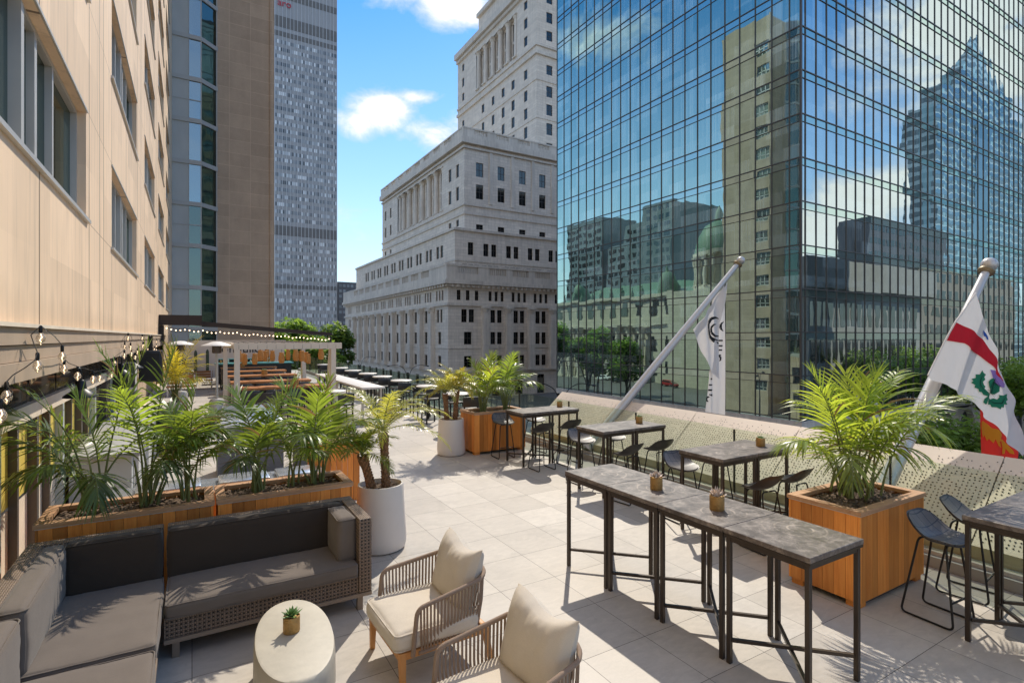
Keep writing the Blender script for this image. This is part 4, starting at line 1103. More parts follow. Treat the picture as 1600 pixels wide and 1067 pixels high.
# ------------------------------------------------------------------ flagpoles and flags
def pole(name, label, a, b, r0, r1, br):
    t = thing(name, label, "flagpole", a)
    a = V(a); b = V(b); d = (b - a).normalized()
    MB().tube([a, a + (b - a) * .5, b], [r0, (r0 + r1) / 2 + .01, r1], 16).build("shaft", M["pole"], t, smooth=True, world=True)
    MB().tube([a - d * .03, a + d * .12], [r0 * 1.5, r0 * 1.4], 16).build("base_socket", M["alu"], t, smooth=True, world=True)
    MB().tube([b - d * .03, b, b + d * .03, b + d * .06], [r1 * 1.3, r1 * 1.9, r1 * 1.9, r1 * 1.1], 14).build("collar", M["brass"], t, smooth=True, world=True)
    m = MB(); m.sphere(b + d * (.06 + br * .85), br, 16, 12); m.build("finial_ball", M["pole"], t, smooth=True, world=True)
    h = a + (b - a) * .62 + V((0, 0, -r0 * .9))
    MB().tube([h, a + (b - a) * .97 + V((0, 0, -r1 * 1.2))], .008, 5).build("halyard", M["white_paint"], t, world=True)
    return t
P1a, P1b = V((7.24, 8.98, 0.20)), V((11.2, 8.25, 4.30))
P2a, P2b = V((7.28, 3.42, 0.42)), V((10.02, 3.2, 3.52))
pole("flagpole", "slanted silver flagpole carrying the white lettered flag", P1a, P1b, .092, .058, .095)
pole("flagpole", "slanted silver flagpole carrying the thistle flag, nearer the camera", P2a, P2b, .10, .055, .105)

def drape(A, B, C_, D, waves, amp, nrm, side=1):
    """flag surface: s along the hoist from A to B, t from hoist to fly; gathers into folds"""
    A, B, C_, D, nrm = V(A), V(B), V(C_), V(D), V(nrm).normalized()
    def fn(s, t):
        p = A.lerp(B, s).lerp(D.lerp(C_, s), t)
        sag = math.sin(math.pi * t) * .10
        w = sum(a * math.sin(f * s + g * t + ph) for a, f, g, ph in waves)
        return p + nrm * (w * amp * (t ** .6)) + V((0, 0, -sag * (.3 + .7 * s) * .4))
    return fn
def surf(mb, fn, o, nu=20, nv=26, s0=0, s1=1, t0=0, t1=1, mi=0):
    mb.grid(lambda u, v: fn(s0 + (s1 - s0) * u, t0 + (t1 - t0) * v), nu, nv, mi)
def lift(fn, s, t, o):
    e = 1e-3; p = fn(s, t); n = (fn(s + e, t) - p).cross(fn(s, t + e) - p)
    n = n.normalized() if n.length > 1e-12 else V((0, -1, 0))
    if n.dot(V((0, 0, EYE)) - p) < 0: n = -n
    return p + n * o
def patch(mb, fn, pts, o, mi=0, n=7):
    """a flat printed shape laid on the flag's surface: fine triangles that follow the folds"""
    b = bmesh.new()
    f = b.faces.new([b.verts.new((s, t, 0)) for s, t in pts])
    bmesh.ops.triangulate(b, faces=b.faces[:])
    for _ in range(6):
        ed = [e for e in b.edges if e.calc_length() > .04]
        if not ed: break
        bmesh.ops.subdivide_edges(b, edges=ed, cuts=1)
        bmesh.ops.triangulate(b, faces=b.faces[:])
    b.verts.ensure_lookup_table(); b.verts.index_update()
    mb.add([lift(fn, v.co.x, v.co.y, o) for v in b.verts], [[v.index for v in f.verts] for f in b.faces], mi)
    b.free()
def stroke(mb, fn, pts, wid, o):
    """printed line of changing width"""
    n = len(pts)
    for i in range(n - 1):
        (a, b), (c, d) = pts[i], pts[i + 1]
        dx, dy = c - a, d - b; L = math.hypot(dx, dy) or 1
        w0 = wid * math.sin(math.pi * (i + .35) / (n + .4)); w1 = wid * math.sin(math.pi * (i + 1.35) / (n + .4)) if i < n - 2 else wid * .25
        px, py = -dy / L, dx / L
        mb.add([lift(fn, a + px * w0, b + py * w0, o), lift(fn, a - px * w0, b - py * w0, o), lift(fn, c - px * w1, d - py * w1, o), lift(fn, c + px * w1, d + py * w1, o)], [(0, 1, 2, 3)])
F2_CLOTH = [(9.241, 3.165), (9.02, 3.024), (8.943, 2.958), (8.618, 2.753), (8.362, 2.516), (8.124, 2.276), (7.9, 2.083), (7.978, 2.025), (8.498, 1.874), (8.946, 1.665), (9.41, 1.389), (9.784, 1.136), (10.173, 0.866), (10.354, 0.955), (10.315, 1.09), (10.164, 1.479), (9.876, 1.955), (9.7, 2.332), (9.473, 2.73), (9.33, 2.982)]
F2_RED = [(8.629, 2.754), (8.494, 2.635), (8.373, 2.516), (8.755, 2.48), (9.066, 2.368), (9.355, 2.225), (9.594, 2.078), (9.835, 1.934), (9.769, 2.044), (9.631, 2.219), (9.423, 2.448), (9.322, 2.533), (9.11, 2.63)]
F2_BLUE = [(9.355, 2.659), (9.429, 2.611), (9.479, 2.566), (9.483, 2.521), (9.438, 2.532), (9.409, 2.566), (9.364, 2.575), (9.359, 2.617)]
F2_PURPLE = [(9.379, 2.116), (9.508, 2.104), (9.673, 2.041), (9.771, 1.987), (9.845, 1.901), (9.818, 1.851), (9.66, 1.875), (9.537, 1.971), (9.404, 2.008)]
F2_BULB = [(9.404, 2.004), (9.538, 1.979), (9.65, 1.917), (9.712, 1.864), (9.682, 1.799), (9.569, 1.763), (9.451, 1.785), (9.356, 1.83), (9.281, 1.891), (9.282, 1.956), (9.332, 1.986)]
F2_STEM = [(9.373, 1.834), (9.472, 1.808), (9.377, 1.756), (9.303, 1.727), (9.241, 1.665), (9.173, 1.658), (9.115, 1.689), (9.153, 1.735), (9.242, 1.763)]
F2_LEAFL = [(9.202, 2.113), (9.229, 2.075), (9.276, 2.054), (9.226, 2.019), (9.24, 1.986), (9.175, 1.96), (9.185, 1.919), (9.214, 1.893), (9.186, 1.87), (9.246, 1.827), (9.298, 1.792), (9.258, 1.762), (9.144, 1.784), (9.102, 1.826), (9.036, 1.829), (9.02, 1.87), (8.939, 1.889), (8.964, 1.923), (8.911, 1.954), (8.953, 1.976), (8.935, 2.001), (9.013, 2.017), (9.027, 2.062), (9.119, 2.059)]
F2_LEAFR = [(9.303, 1.727), (9.391, 1.739), (9.471, 1.705), (9.55, 1.714), (9.603, 1.695), (9.658, 1.725), (9.656, 1.755), (9.762, 1.745), (9.874, 1.764), (9.847, 1.715), (9.859, 1.681), (9.804, 1.659), (9.825, 1.616), (9.739, 1.621), (9.724, 1.58), (9.654, 1.589), (9.621, 1.561), (9.555, 1.59), (9.469, 1.595), (9.457, 1.629), (9.384, 1.641), (9.379, 1.674)]
F2_VEINL = [(9.192, 2.056), (9.095, 1.979), (9.084, 1.915), (9.183, 1.814)]
F2_VEINR = [(9.366, 1.699), (9.531, 1.649), (9.671, 1.641), (9.793, 1.718)]
F3_CLOTH = [(9.88, 3.213), (9.944, 2.968), (10.095, 2.258), (10.218, 1.4), (10.272, 1.135), (10.316, 0.841), (10.343, 0.693), (11.019, 0.566), (11.575, 0.489), (11.68, 0.653), (11.267, 1.083), (10.778, 1.872), (10.272, 2.796), (10.052, 3.184)]
F3_LION1 = [(10.245, 1.281), (10.361, 1.286), (10.498, 1.233), (10.613, 1.159), (10.778, 1.126), (10.921, 1.066), (11.028, 0.99), (10.897, 0.993), (10.97, 0.93), (10.816, 0.936), (10.921, 0.822), (10.778, 0.874), (10.693, 0.985), (10.646, 0.925), (10.544, 1.0), (10.498, 0.968), (10.416, 1.067), (10.361, 1.027), (10.298, 1.105), (10.245, 1.191)]
F3_LION2 = [(10.897, 0.956), (11.117, 0.929), (11.292, 0.84), (11.445, 0.718), (11.471, 0.661), (11.358, 0.689), (11.252, 0.773), (11.217, 0.695), (11.117, 0.693), (11.078, 0.72), (11.117, 0.801), (10.994, 0.88)]
F1_FRONT = [(10.804, 3.867), (10.428, 3.449), (9.895, 2.952), (9.627, 2.737), (9.739, 2.527), (9.895, 2.244), (10.105, 1.956), (10.292, 1.753), (10.455, 1.639), (10.548, 1.581), (10.559, 1.908), (10.565, 2.417), (10.581, 2.854), (10.703, 3.367)]
F1_BACK = [(10.815, 3.849), (10.455, 3.359), (10.51, 2.853), (10.493, 2.272), (10.455, 1.766), (10.292, 1.753), (10.238, 1.306), (10.158, 0.846), (10.843, 0.723), (10.849, 2.268), (10.843, 3.372)]
F1_STROKES = [[(10.548, 2.991), (10.4, 3.018), (10.254, 2.986), (10.158, 2.884), (10.147, 2.741), (10.19, 2.598), (10.319, 2.483), (10.548, 2.417)], [(10.428, 2.863), (10.33, 2.851), (10.254, 2.778), (10.265, 2.67), (10.373, 2.591), (10.548, 2.588)], [(10.19, 2.591), (10.346, 2.519), (10.559, 2.479)]]
F1_BSTROKES = [[(10.781, 2.93), (10.692, 2.87), (10.686, 2.775), (10.77, 2.702)], [(10.276, 1.179), (10.201, 1.183), (10.179, 1.113), (10.244, 1.076)], [(10.625, 2.125), (10.692, 2.105), (10.714, 2.043), (10.67, 2.0)], [(10.417, 1.297), (10.455, 1.259), (10.373, 1.216), (10.265, 1.24)]]
F1_BARS = [[(10.592, 2.504), (10.759, 2.504), (10.759, 2.467), (10.592, 2.468)], [(10.592, 2.38), (10.759, 2.379), (10.759, 2.343), (10.592, 2.344)], [(10.592, 2.279), (10.748, 2.277), (10.748, 2.244), (10.592, 2.246)], [(10.603, 2.155), (10.714, 2.153), (10.714, 2.123), (10.603, 2.125)], [(10.319, 1.615), (10.411, 1.612), (10.411, 1.572), (10.319, 1.576)], [(10.265, 1.477), (10.4, 1.471), (10.4, 1.439), (10.265, 1.445)], [(10.238, 1.364), (10.395, 1.356), (10.395, 1.316), (10.238, 1.324)]]
# flag cloths: planar outlines hung on gentle folds, prints laid on the same folds
def flag2(x, z): return V((x, 3.396 + -0.0591 * x + 0.0668 * z + (.028 * math.sin(6.5 * (x - z * .9)) + .012 * math.sin(15 * (x - z * .62) + 1.3)) * min(1, max(0, (3.2 - z) * .8)), z))
def flag1(x, z): return V((x, 8.24 + .05 * math.sin(6 * x + .6 * z) * .6 + .02 * math.sin(17 * x + 1.5 * z), z))
def flag1b(x, z): return V((x, 8.36 + .05 * math.sin(9 * x + .5 * z) + .02 * math.sin(23 * x - .8 * z), z))
def flag3(x, z): return V((x, 3.33 + .03 * math.sin(8 * x), z))
def sheet(fn, outline, name, mat, parent, o=0.0, sm=True):
    m = MB(); patch(m, fn, outline, o); return m.build(name, mat, parent, smooth=sm, world=True, fix=False)
f2 = thing("flag", "white flag with red band and green and purple thistle hanging from the near pole", "flag", (9.6, 3.2, 2))
sheet(flag2, F2_CLOTH, "flag_cloth", M["flag_white"], f2)
sheet(flag2, F2_RED, "red_band", M["flag_red"], f2, .012)
th = MB(); 
for o in (F2_LEAFL, F2_LEAFR, F2_STEM): patch(th, flag2, o, .012)
th.build("thistle_leaves", M["flag_green"], f2, world=True, fix=False)
sheet(flag2, F2_BULB, "thistle_bulb", M["flag_green"], f2, .017)
sheet(flag2, F2_PURPLE, "thistle_flower", M["flag_purple"], f2, .014)
sheet(flag2, F2_BLUE, "blue_emblem", M["flag_blue"], f2, .012)
vn = MB()
for o in (F2_VEINL, F2_VEINR): stroke(vn, flag2, o, .008, .020)
cx = sum(p[0] for p in F2_BULB) / len(F2_BULB); cz = sum(p[1] for p in F2_BULB) / len(F2_BULB)
for i in range(-3, 4):   # scales of the bulb
    stroke(vn, flag2, [(cx - .17 + i * .045, cz + .02 + i * .03), (cx + i * .045, cz - .02 + i * .02), (cx + .14 + i * .02, cz - .11 + i * .02)], .005, .024)
    stroke(vn, flag2, [(cx - .1 + i * .05, cz - .10 + .03 * i), (cx - .02 + i * .05, cz + .02 + .01 * i), (cx + .06 + i * .03, cz + .10)], .005, .024)
for i in range(5): stroke(vn, flag2, [(F2_PURPLE[0][0] + .03 + .05 * i, 2.05 - .015 * i), (F2_PURPLE[0][0] + .13 + .05 * i, 1.97 - .02 * i), (F2_PURPLE[0][0] + .22 + .04 * i, 1.93 - .025 * i)], .004, .020)
vn.build("print_lines", M["flag_dgreen"], f2, world=True, fix=False)
ed = MB(); ed.tube([flag2(*p) for p in F2_CLOTH[:7]], .012, 6); ed.build("hoist_hem", M["flag_white"], f2, world=True)
f1 = thing("flag", "white flag with black swirl and lettering hanging limp from the far pole", "flag", (10.5, 8.25, 2))
sheet(flag1, F1_FRONT, "flag_cloth", M["flag_white"], f1)
sheet(flag1b, F1_BACK, "flag_fold", M["flag_white"], f1)
def ink(): pr1.build("black_lettering", M["ink"], f1, world=True, fix=False)
for s_, w_ in zip(F1_STROKES, (.05, .032, .026)): pr1 = MB(); stroke(pr1, flag1, s_, w_, .014); ink()
for s_ in F1_BSTROKES: pr1 = MB(); stroke(pr1, flag1b, s_, .03, .014); ink()
for q_ in F1_BARS: pr1 = MB(); patch(pr1, flag1b, q_, .014); ink()
f3 = thing("flag", "red flag with gold lion showing below and behind the thistle flag", "flag", (10.2, 3.3, 1.5))
sheet(flag3, F3_CLOTH, "flag_cloth", M["flag_dred"], f3)
ln = MB(); patch(ln, flag3, F3_LION1, .014); patch(ln, flag3, F3_LION2, .014)
ln.build("gold_lion", M["flag_gold"], f3, world=True, fix=False)
# ------------------------------------------------------------------ furniture makers
def bar_table(name="bar_table"):
    t = thing(name, "x", "bar table", (0, 0, 0))
    m = MB(); m.box(-.348, .348, -.348, .348, 1.02, 1.06); m.build("tabletop", M["marble"], t, bev=.004, seg=1)
    ap = MB()
    for s in (-1, 1):
        ap.box(-.30, .30, s * .315 - .012, s * .315 + .012, .965, .997); ap.box(s * .315 - .012, s * .315 + .012, -.30, .30, .962, .994)
    ap.box(-.345, .345, -.345, .345, 1.0, 1.018)
    ap.build("apron", M["steel"], t)
    for x in (-.315, .315):
        for y in (-.315, .315):
            m = MB(); m.box(x - .018, x + .018, y - .018, y + .018, 0, 1.0); m.build("leg", M["steel"], t, bev=.003, seg=1)
    m = MB(); m.bar((-.30, -.30, .155), (.30, .30, .155), .026, .026); m.build("stretcher", M["steel"], t)
    m = MB(); m.bar((-.30, .30, .183), (.30, -.30, .183), .026, .026); m.build("stretcher", M["steel"], t)
    return t

def bar_stool():
    t = thing("bar_stool", "x", "bar stool", (0, 0, 0))
    def H(x, y, o=0):
        b = max(0, y + .02) / .22; f_ = max(0, -y - .1) / .13
        return .735 + .17 * b ** 1.8 + .055 * (x / .23) ** 2 * (.5 + b) - .015 * f_ + o
    def disc(mb, r1, o, up, mi=0):
        nr, na = 7, 36
        vs = [(0, 0, H(0, 0, o))]; fs = []
        for i in range(1, nr + 1):
            for k in range(na):
                a = 2 * math.pi * k / na; r = r1 * i / nr
                c, s = math.cos(a), math.sin(a); e = (abs(c) ** 2.6 + abs(s) ** 2.6) ** (-1 / 2.6)
                x, y = .235 * r * c * e, .215 * r * s * e
                vs.append((x, y, H(x, y, o * (1 if up else (1 - .75 * (i / nr) ** 4)))))
        for k in range(na): fs.append((0, 1 + k, 1 + (k + 1) % na))
        for i in range(nr - 1):
            for k in range(na):
                a = 1 + i * na + k; b = 1 + i * na + (k + 1) % na
                fs.append((a, a + na, b + na, b))
        mb.add(vs, fs, mi); return nr, na
    m = MB(); disc(m, 1, 0, True); n0 = len(m.v); nr, na = disc(m, 1, -.028, False)
    o0 = 1 + (nr - 1) * na
    for k in range(na): l = (k + 1) % na; m.f.append([o0 + k, o0 + l, n0 + o0 + l, n0 + o0 + k]); m.mi.append(0); m.t.append(.5)
    sh = m.build("seat_shell", M["black_shell"], t, smooth=True)
    m = MB(); disc(m, .93, .012, True); n0 = len(m.v); disc(m, .93, .001, True)
    for k in range(na): l = (k + 1) % na; m.f.append([o0 + k, o0 + l, n0 + o0 + l, n0 + o0 + k]); m.mi.append(0); m.t.append(.5)
    m.build("seat_pad", M["quilt"], t, smooth=True)
    for s in (-1, 1):
        m = MB(); m.tube(bend([(s * .02, -.11, .70), (s * .12, -.115, .705), (s * .185, -.20, .012), (s * .185, .215, .012), (s * .12, .10, .715), (s * .02, .09, .71)], .05), .0095, 8); m.build("sled_leg", M["black_metal"], t, smooth=True)
    m = MB(); m.tube([(-.165, -.178, .235), (.165, -.178, .235)], .009, 8); m.build("footrest", M["black_metal"], t, smooth=True)
    return t

def planter_box(name, label, x0, x1, y0, y1, h, group=None):
    t = thing(name, label, "planter", ((x0 + x1) / 2, (y0 + y1) / 2, 0), 0, group)
    r = random.Random(int(x0 * 100)); m = MB()
    def run(a, b, put_):
        n = max(3, round((b - a) / .105)); w = (b - a) / n
        for i in range(n): put_(a + i * w + .0015, a + (i + 1) * w - .0015, r.random())
    run(x0 + .02, x1 - .02, lambda a, b, t_: (m.box(a, b, y0, y0 + .02, .06, h - .04, 0, t_), m.box(a, b, y1 - .02, y1, .06, h - .04, 0, r.random())))
    run(y0 + .022, y1 - .022, lambda a, b, t_: (m.box(x0, x0 + .02, a, b, .06, h - .04, 0, t_), m.box(x1 - .02, x1, a, b, .06, h - .04, 0, r.random())))
    for x in (x0, x1 - .02):
        for y in (y0, y1 - .02): m.box(x, x + .02, y, y + .02, .06, h - .04, 0, r.random())
    m.build("plank_sides", M["cedar"], t, world=True)
    bk = MB(); bk.box(x0 + .021, x1 - .021, y0 + .021, y1 - .021, .07, h - .12); bk.build("liner", M["black_box"], t, world=True)
    rm = MB(); e = .014; w = .075
    rm.box(x0 - e, x1 + e, y0 - e, y0 + w, h - .038, h); rm.box(x0 - e, x1 + e, y1 - w, y1 + e, h - .038, h, 0, .6)
    rm.box(x0 - e, x0 + w, y0 + w + .002, y1 - w - .002, h - .038, h - .001, 0, .4); rm.box(x1 - w, x1 + e, y0 + w + .002, y1 - w - .002, h - .038, h - .001, 0, .7)
    rm.build("rim", M["cedar_top"], t, world=True)
    ln = MB(); ln.box(x0 - .004, x1 + .004, y0 - .004, y0 + .02, h - .047, h - .040); ln.box(x0 - .004, x1 + .004, y1 - .02, y1 + .004, h - .047, h - .040); ln.box(x0 - .004, x0 + .02, y0 + .021, y1 - .021, h - .047, h - .040); ln.box(x1 - .02, x1 + .004, y0 + .021, y1 - .021, h - .047, h - .040); ln.build("metal_edge", M["alu"], t, world=True)
    so = MB(); nx = int((x1 - x0) / .035); ny = int((y1 - y0) / .035)
    so.grid(lambda u, v: V((x0 + .07 + (x1 - x0 - .14) * u, y0 + .07 + (y1 - y0 - .14) * v, h - .065 + .03 * noise.noise(V((u * 14, v * 8, x0)))  + r.uniform(-.012, .012))), nx, ny)
    for i in range(500):
        x, y = r.uniform(x0 + .09, x1 - .09), r.uniform(y0 + .09, y1 - .09); a = r.uniform(0, 3.1); L = r.uniform(.008, .028); q = r.uniform(-.01, .01)
        d = V((math.cos(a), math.sin(a), r.uniform(-.3, .3))) * L; e2 = V((-math.sin(a), math.cos(a), 0)) * L * .4; p = V((x, y, h - .045 + q))
        so.add([p - d - e2, p + d - e2, p + d + e2, p - d + e2], [(0, 1, 2, 3)], 0, r.random())
    so.build("soil", M["soil"], t, world=True, fix=False)
    for x in (x0 + .02, x1 - .14):
        for y in (y0 + .02, y1 - .14): MB().box(x, x + .12, y, y + .12, 0, .06).build("foot", M["cedar"], t, world=True)
    return t

def round_pot(name, label, x, y, h=.78, r0=.30, r1=.275):
    t = thing(name, label, "plant pot", (x, y, 0))
    m = MB(); m.lathe([(r0 * .86, 0), (r0 * .97, .02), (r0 * 1.02, .07), (r0 * 1.03, .14), (r1 * 1.03, h * .7), (r1, h - .02), (r1 - .006, h), (r1 - .026, h), (r1 - .03, h - .09)], 40, caps=False)
    m.build("pot_shell", M["pot"], t, smooth=True)
    r = random.Random(3); s = MB()
    s.lathe([(.001, h - .06), (r1 * .5, h - .055), (r1 - .03, h - .07)], 24, caps=False)
    for i in range(240):
        a = r.uniform(0, 6.28); q = (r1 - .045) * math.sqrt(r.random()); p = V((q * math.cos(a), q * math.sin(a), h - .05 + r.uniform(-.01, .012))); b = r.uniform(0, 3); L = r.uniform(.008, .02)
        d = V((math.cos(b), math.sin(b), r.uniform(-.4, .4))) * L; e2 = V((-math.sin(b), math.cos(b), 0)) * L * .5
        s.add([p - d - e2, p + d - e2, p + d + e2, p - d + e2], [(0, 1, 2, 3)], 0, r.random())
    s.build("soil", M["soil"], t, fix=False)
    return t

# ------------------------------------------------------------------ palms
def frond(r, base, az, L, e0, e1, stalk, nl, ll, w, droop, vee=.25, tint=.5, r0=.012, curl=0.0, bendp=1.6):
    """one pinnate leaf: arching midrib with two rows of tapering leaflets"""
    m = MB(); n = 22; p = V(base); pts = [p.copy()]; d = V()
    for i in range(n):
        t = (i + .5) / n; e = e0 + (e1 - e0) * t ** bendp; a = az + curl * t
        d = V((math.cos(e) * math.cos(a), math.cos(e) * math.sin(a), math.sin(e))); p = p + d * (L / n); pts.append(p.copy())
    m.tube(pts, [r0 * (1 - .85 * i / n) for i in range(n + 1)], 5, 1, .5)
    for i in range(nl):
        u = i / (nl - 1); t = stalk + (1 - stalk) * u * .985
        k = min(n - 1, int(t * n)); fr_ = t * n - k
        q = pts[k].lerp(pts[k + 1], fr_); T = (pts[k + 1] - pts[k]).normalized()
        S = T.cross(V((0, 0, 1)));
        S = S.normalized() if S.length > 1e-3 else V((1, 0, 0))
        N = S.cross(T)
        ln = ll * (.45 + .62 * math.sin(math.pi * min(1, .12 + u * .86)) ** .8) * (1 - .25 * u)
        an = rad(68 - 46 * u)
        for sd in (-1, 1):
            jit = r.uniform(-.12, .12); l = ln * r.uniform(.86, 1.1); an2 = an + jit
            dr = T * math.cos(an2) + S * (sd * math.sin(an2)) + N * (vee + r.uniform(-.12, .12)); dr.normalize()
            wv = dr.cross(N).normalized() * (w * (.7 + .5 * math.sin(math.pi * u)) / 2)
            wv = (wv + N * r.uniform(-.3, .3) * w * .5)
            g = droop * (1 + r.uniform(-.3, .5)); vs = []; c = q.copy()
            for j, ww in enumerate((.45, 1.0, .85, .5, .03)):
                vs += [c - wv * ww, c + wv * ww]
                dr2 = (dr + V((0, 0, -g * (j + .6) * .34))).normalized(); c = c + dr2 * (l / 4)
            m.add(vs, [(0, 1, 3, 2), (2, 3, 5, 4), (4, 5, 7, 6), (6, 7, 9, 8)], 0, .01 if r.random() < .03 else max(.06, min(1, tint + r.uniform(-.26, .26))))
    return m
def frond_part(root, m, leaf_m): return m.build("frond", [leaf_m, M["stem"]], root, smooth=True, fix=False, ang=60)

def areca(label, x, y, z, h, nf, spread, seed, leaf_m=None, ll=.36, tint=.5, w=.028, canes=6, name="palm_plant", az_bias=None, bs=.07, nl=21):
    """clump of canes with arching feather fronds"""
    r = random.Random(seed); t = thing(name, label, "palm", (x, y, z)); leaf_m = leaf_m or M["palm"]
    cm = MB()
    for i in range(canes):
        a = r.uniform(0, 6.28); q = r.uniform(.0, bs); hh = h * r.uniform(.2, .45); b = V((q * math.cos(a), q * math.sin(a), -.06))
        cm.tube([b, b + V((q * .6 * math.cos(a), q * .6 * math.sin(a), hh * .5)), b + V((q * 1.6 * math.cos(a), q * 1.6 * math.sin(a), hh))], [.018, .014, .008], 6)
    cm.build("cane", M["stem"], t, smooth=True)
    for i in range(nf):
        u = i / max(1, nf - 1); az = i * 2.399 + r.uniform(-.35, .35)
        if az_bias is not None and r.random() < .35: az = az_bias + r.uniform(-.7, .7)
        L = h * (1.15 - .28 * u) * r.uniform(.80, 1.15)
        e0 = rad(88 - 14 * u + r.uniform(-4, 4)); e1 = rad(62 - 118 * u * spread + r.uniform(-14, 14))
        b = V((r.uniform(-bs, bs), r.uniform(-bs, bs), h * .04))
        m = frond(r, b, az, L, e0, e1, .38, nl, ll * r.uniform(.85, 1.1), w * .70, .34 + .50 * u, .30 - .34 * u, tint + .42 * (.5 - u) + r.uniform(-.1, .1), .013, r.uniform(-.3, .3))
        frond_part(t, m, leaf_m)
    return t

def date_palm(label, x, y, z, lean, ht, nf, fl_, seed, leaf_m, tint=.55):
    r = random.Random(seed); t = thing("date_palm", label, "palm", (x, y, z))
    tk = MB(); top = V((lean[0], lean[1], ht))
    P = lambda s: V((lean[0] * s ** 1.4, lean[1] * s ** 1.4, ht * s - .08))
    R = lambda s: .050 * (1 - .25 * s) + .018 * math.exp(-((s - .9) / .12) ** 2)
    tk.tube([P(i / 14) for i in range(15)], [R(i / 14) for i in range(15)], 12, 0, .35)
    nsc = 150
    for i in range(nsc):   # old leaf bases
        s = .06 + .94 * i / nsc; a = i * 2.399; c = P(s); q = R(s)
        o = V((math.cos(a), math.sin(a), 0)); sd = V((-math.sin(a), math.cos(a), 0))
        b = c + o * q * .9
        tk.add([b - sd * .017, b + sd * .017, b + o * .020 + V((0, 0, .034)) + sd * .006, b + o * .020 + V((0, 0, .034)) - sd * .006, b + V((0, 0, .045))], [(0, 1, 2, 3), (3, 2, 4), (1, 4, 2), (0, 3, 4)], 0, r.uniform(.2, 1))
    tk.build("trunk", M["trunk"], t, fix=False)
    for i in range(nf):
        u = i / (nf - 1); az = i * 2.399 + r.uniform(-.2, .2)
        e0 = rad(84 - 62 * u + r.uniform(-6, 6)); e1 = rad(20 - 85 * u + r.uniform(-10, 10))
        m = frond(r, P(1.0) + V((0, 0, .02)), az, fl_ * r.uniform(.85, 1.1) * (.8 + .3 * u), e0, e1, .16, 30, .19, .011, .55, .25, tint + r.uniform(-.15, .15), .007, r.uniform(-.2, .2), 1.2)
        frond_part(t, m, leaf_m)
    return t

def succulent_pot(name, label, x, y, z, r=.062, h=.125, kind=0, seed=1):
    t = thing(name, label, "pot plant", (x, y, z)); rr = random.Random(seed)
    m = MB(); m.lathe([(r * .94, 0), (r, .006), (r, h - .003), (r * .97, h), (r * .88, h), (r * .86, h - .012), (.001, h - .014)], 28, caps=False)
    m.build("pot", M["gold_pot"], t, smooth=True)
    lf = MB(); n = 26 if kind == 0 else 34
    for i in range(n):
        a = i * 2.399; u = i / n; e = rad(80 - 70 * u); L = r * (1.0 + .5 * u) * rr.uniform(.8, 1.1) if kind == 0 else r * rr.uniform(.6, 1.1)
        if kind == 2: L *= .45
        d = V((math.cos(a) * math.cos(e), math.sin(a) * math.cos(e), math.sin(e))); s = V((-math.sin(a), math.cos(a), 0)); N = s.cross(d)
        b = V((rr.uniform(-.5, .5) * r * (kind > 0), rr.uniform(-.5, .5) * r * (kind > 0), h - .005)) + V((math.cos(a), math.sin(a), 0)) * r * .25 * u; w = r * .24
        lf.add([b - s * w * .6, b + s * w * .6, b + d * L * .5 + s * w, b + d * L * .5 - s * w, b + d * L + N * -.004, b + d * L * .45 - N * w * .5], [(0, 1, 2, 3), (3, 2, 4), (0, 3, 5), (1, 5, 2), (3, 4, 5), (4, 2, 5)], 0, rr.random())
    if kind == 1:
        for i in range(5):
            a = rr.uniform(0, 6.28); p = V((rr.uniform(-.02, .02), rr.uniform(-.02, .02), h)); d = V((.35 * math.cos(a), .35 * math.sin(a), 1)) * .075; s = V((-math.sin(a), math.cos(a), 0)) * .008
            lf.add([p - s, p + s, p + d * .6 + s, p + d, p + d * .6 - s], [(0, 1, 2, 3, 4)], 0, .1)
    lf.build("leaves", M["pale_petal"] if kind == 1 else M["succulent"], t, fix=False)
    return t

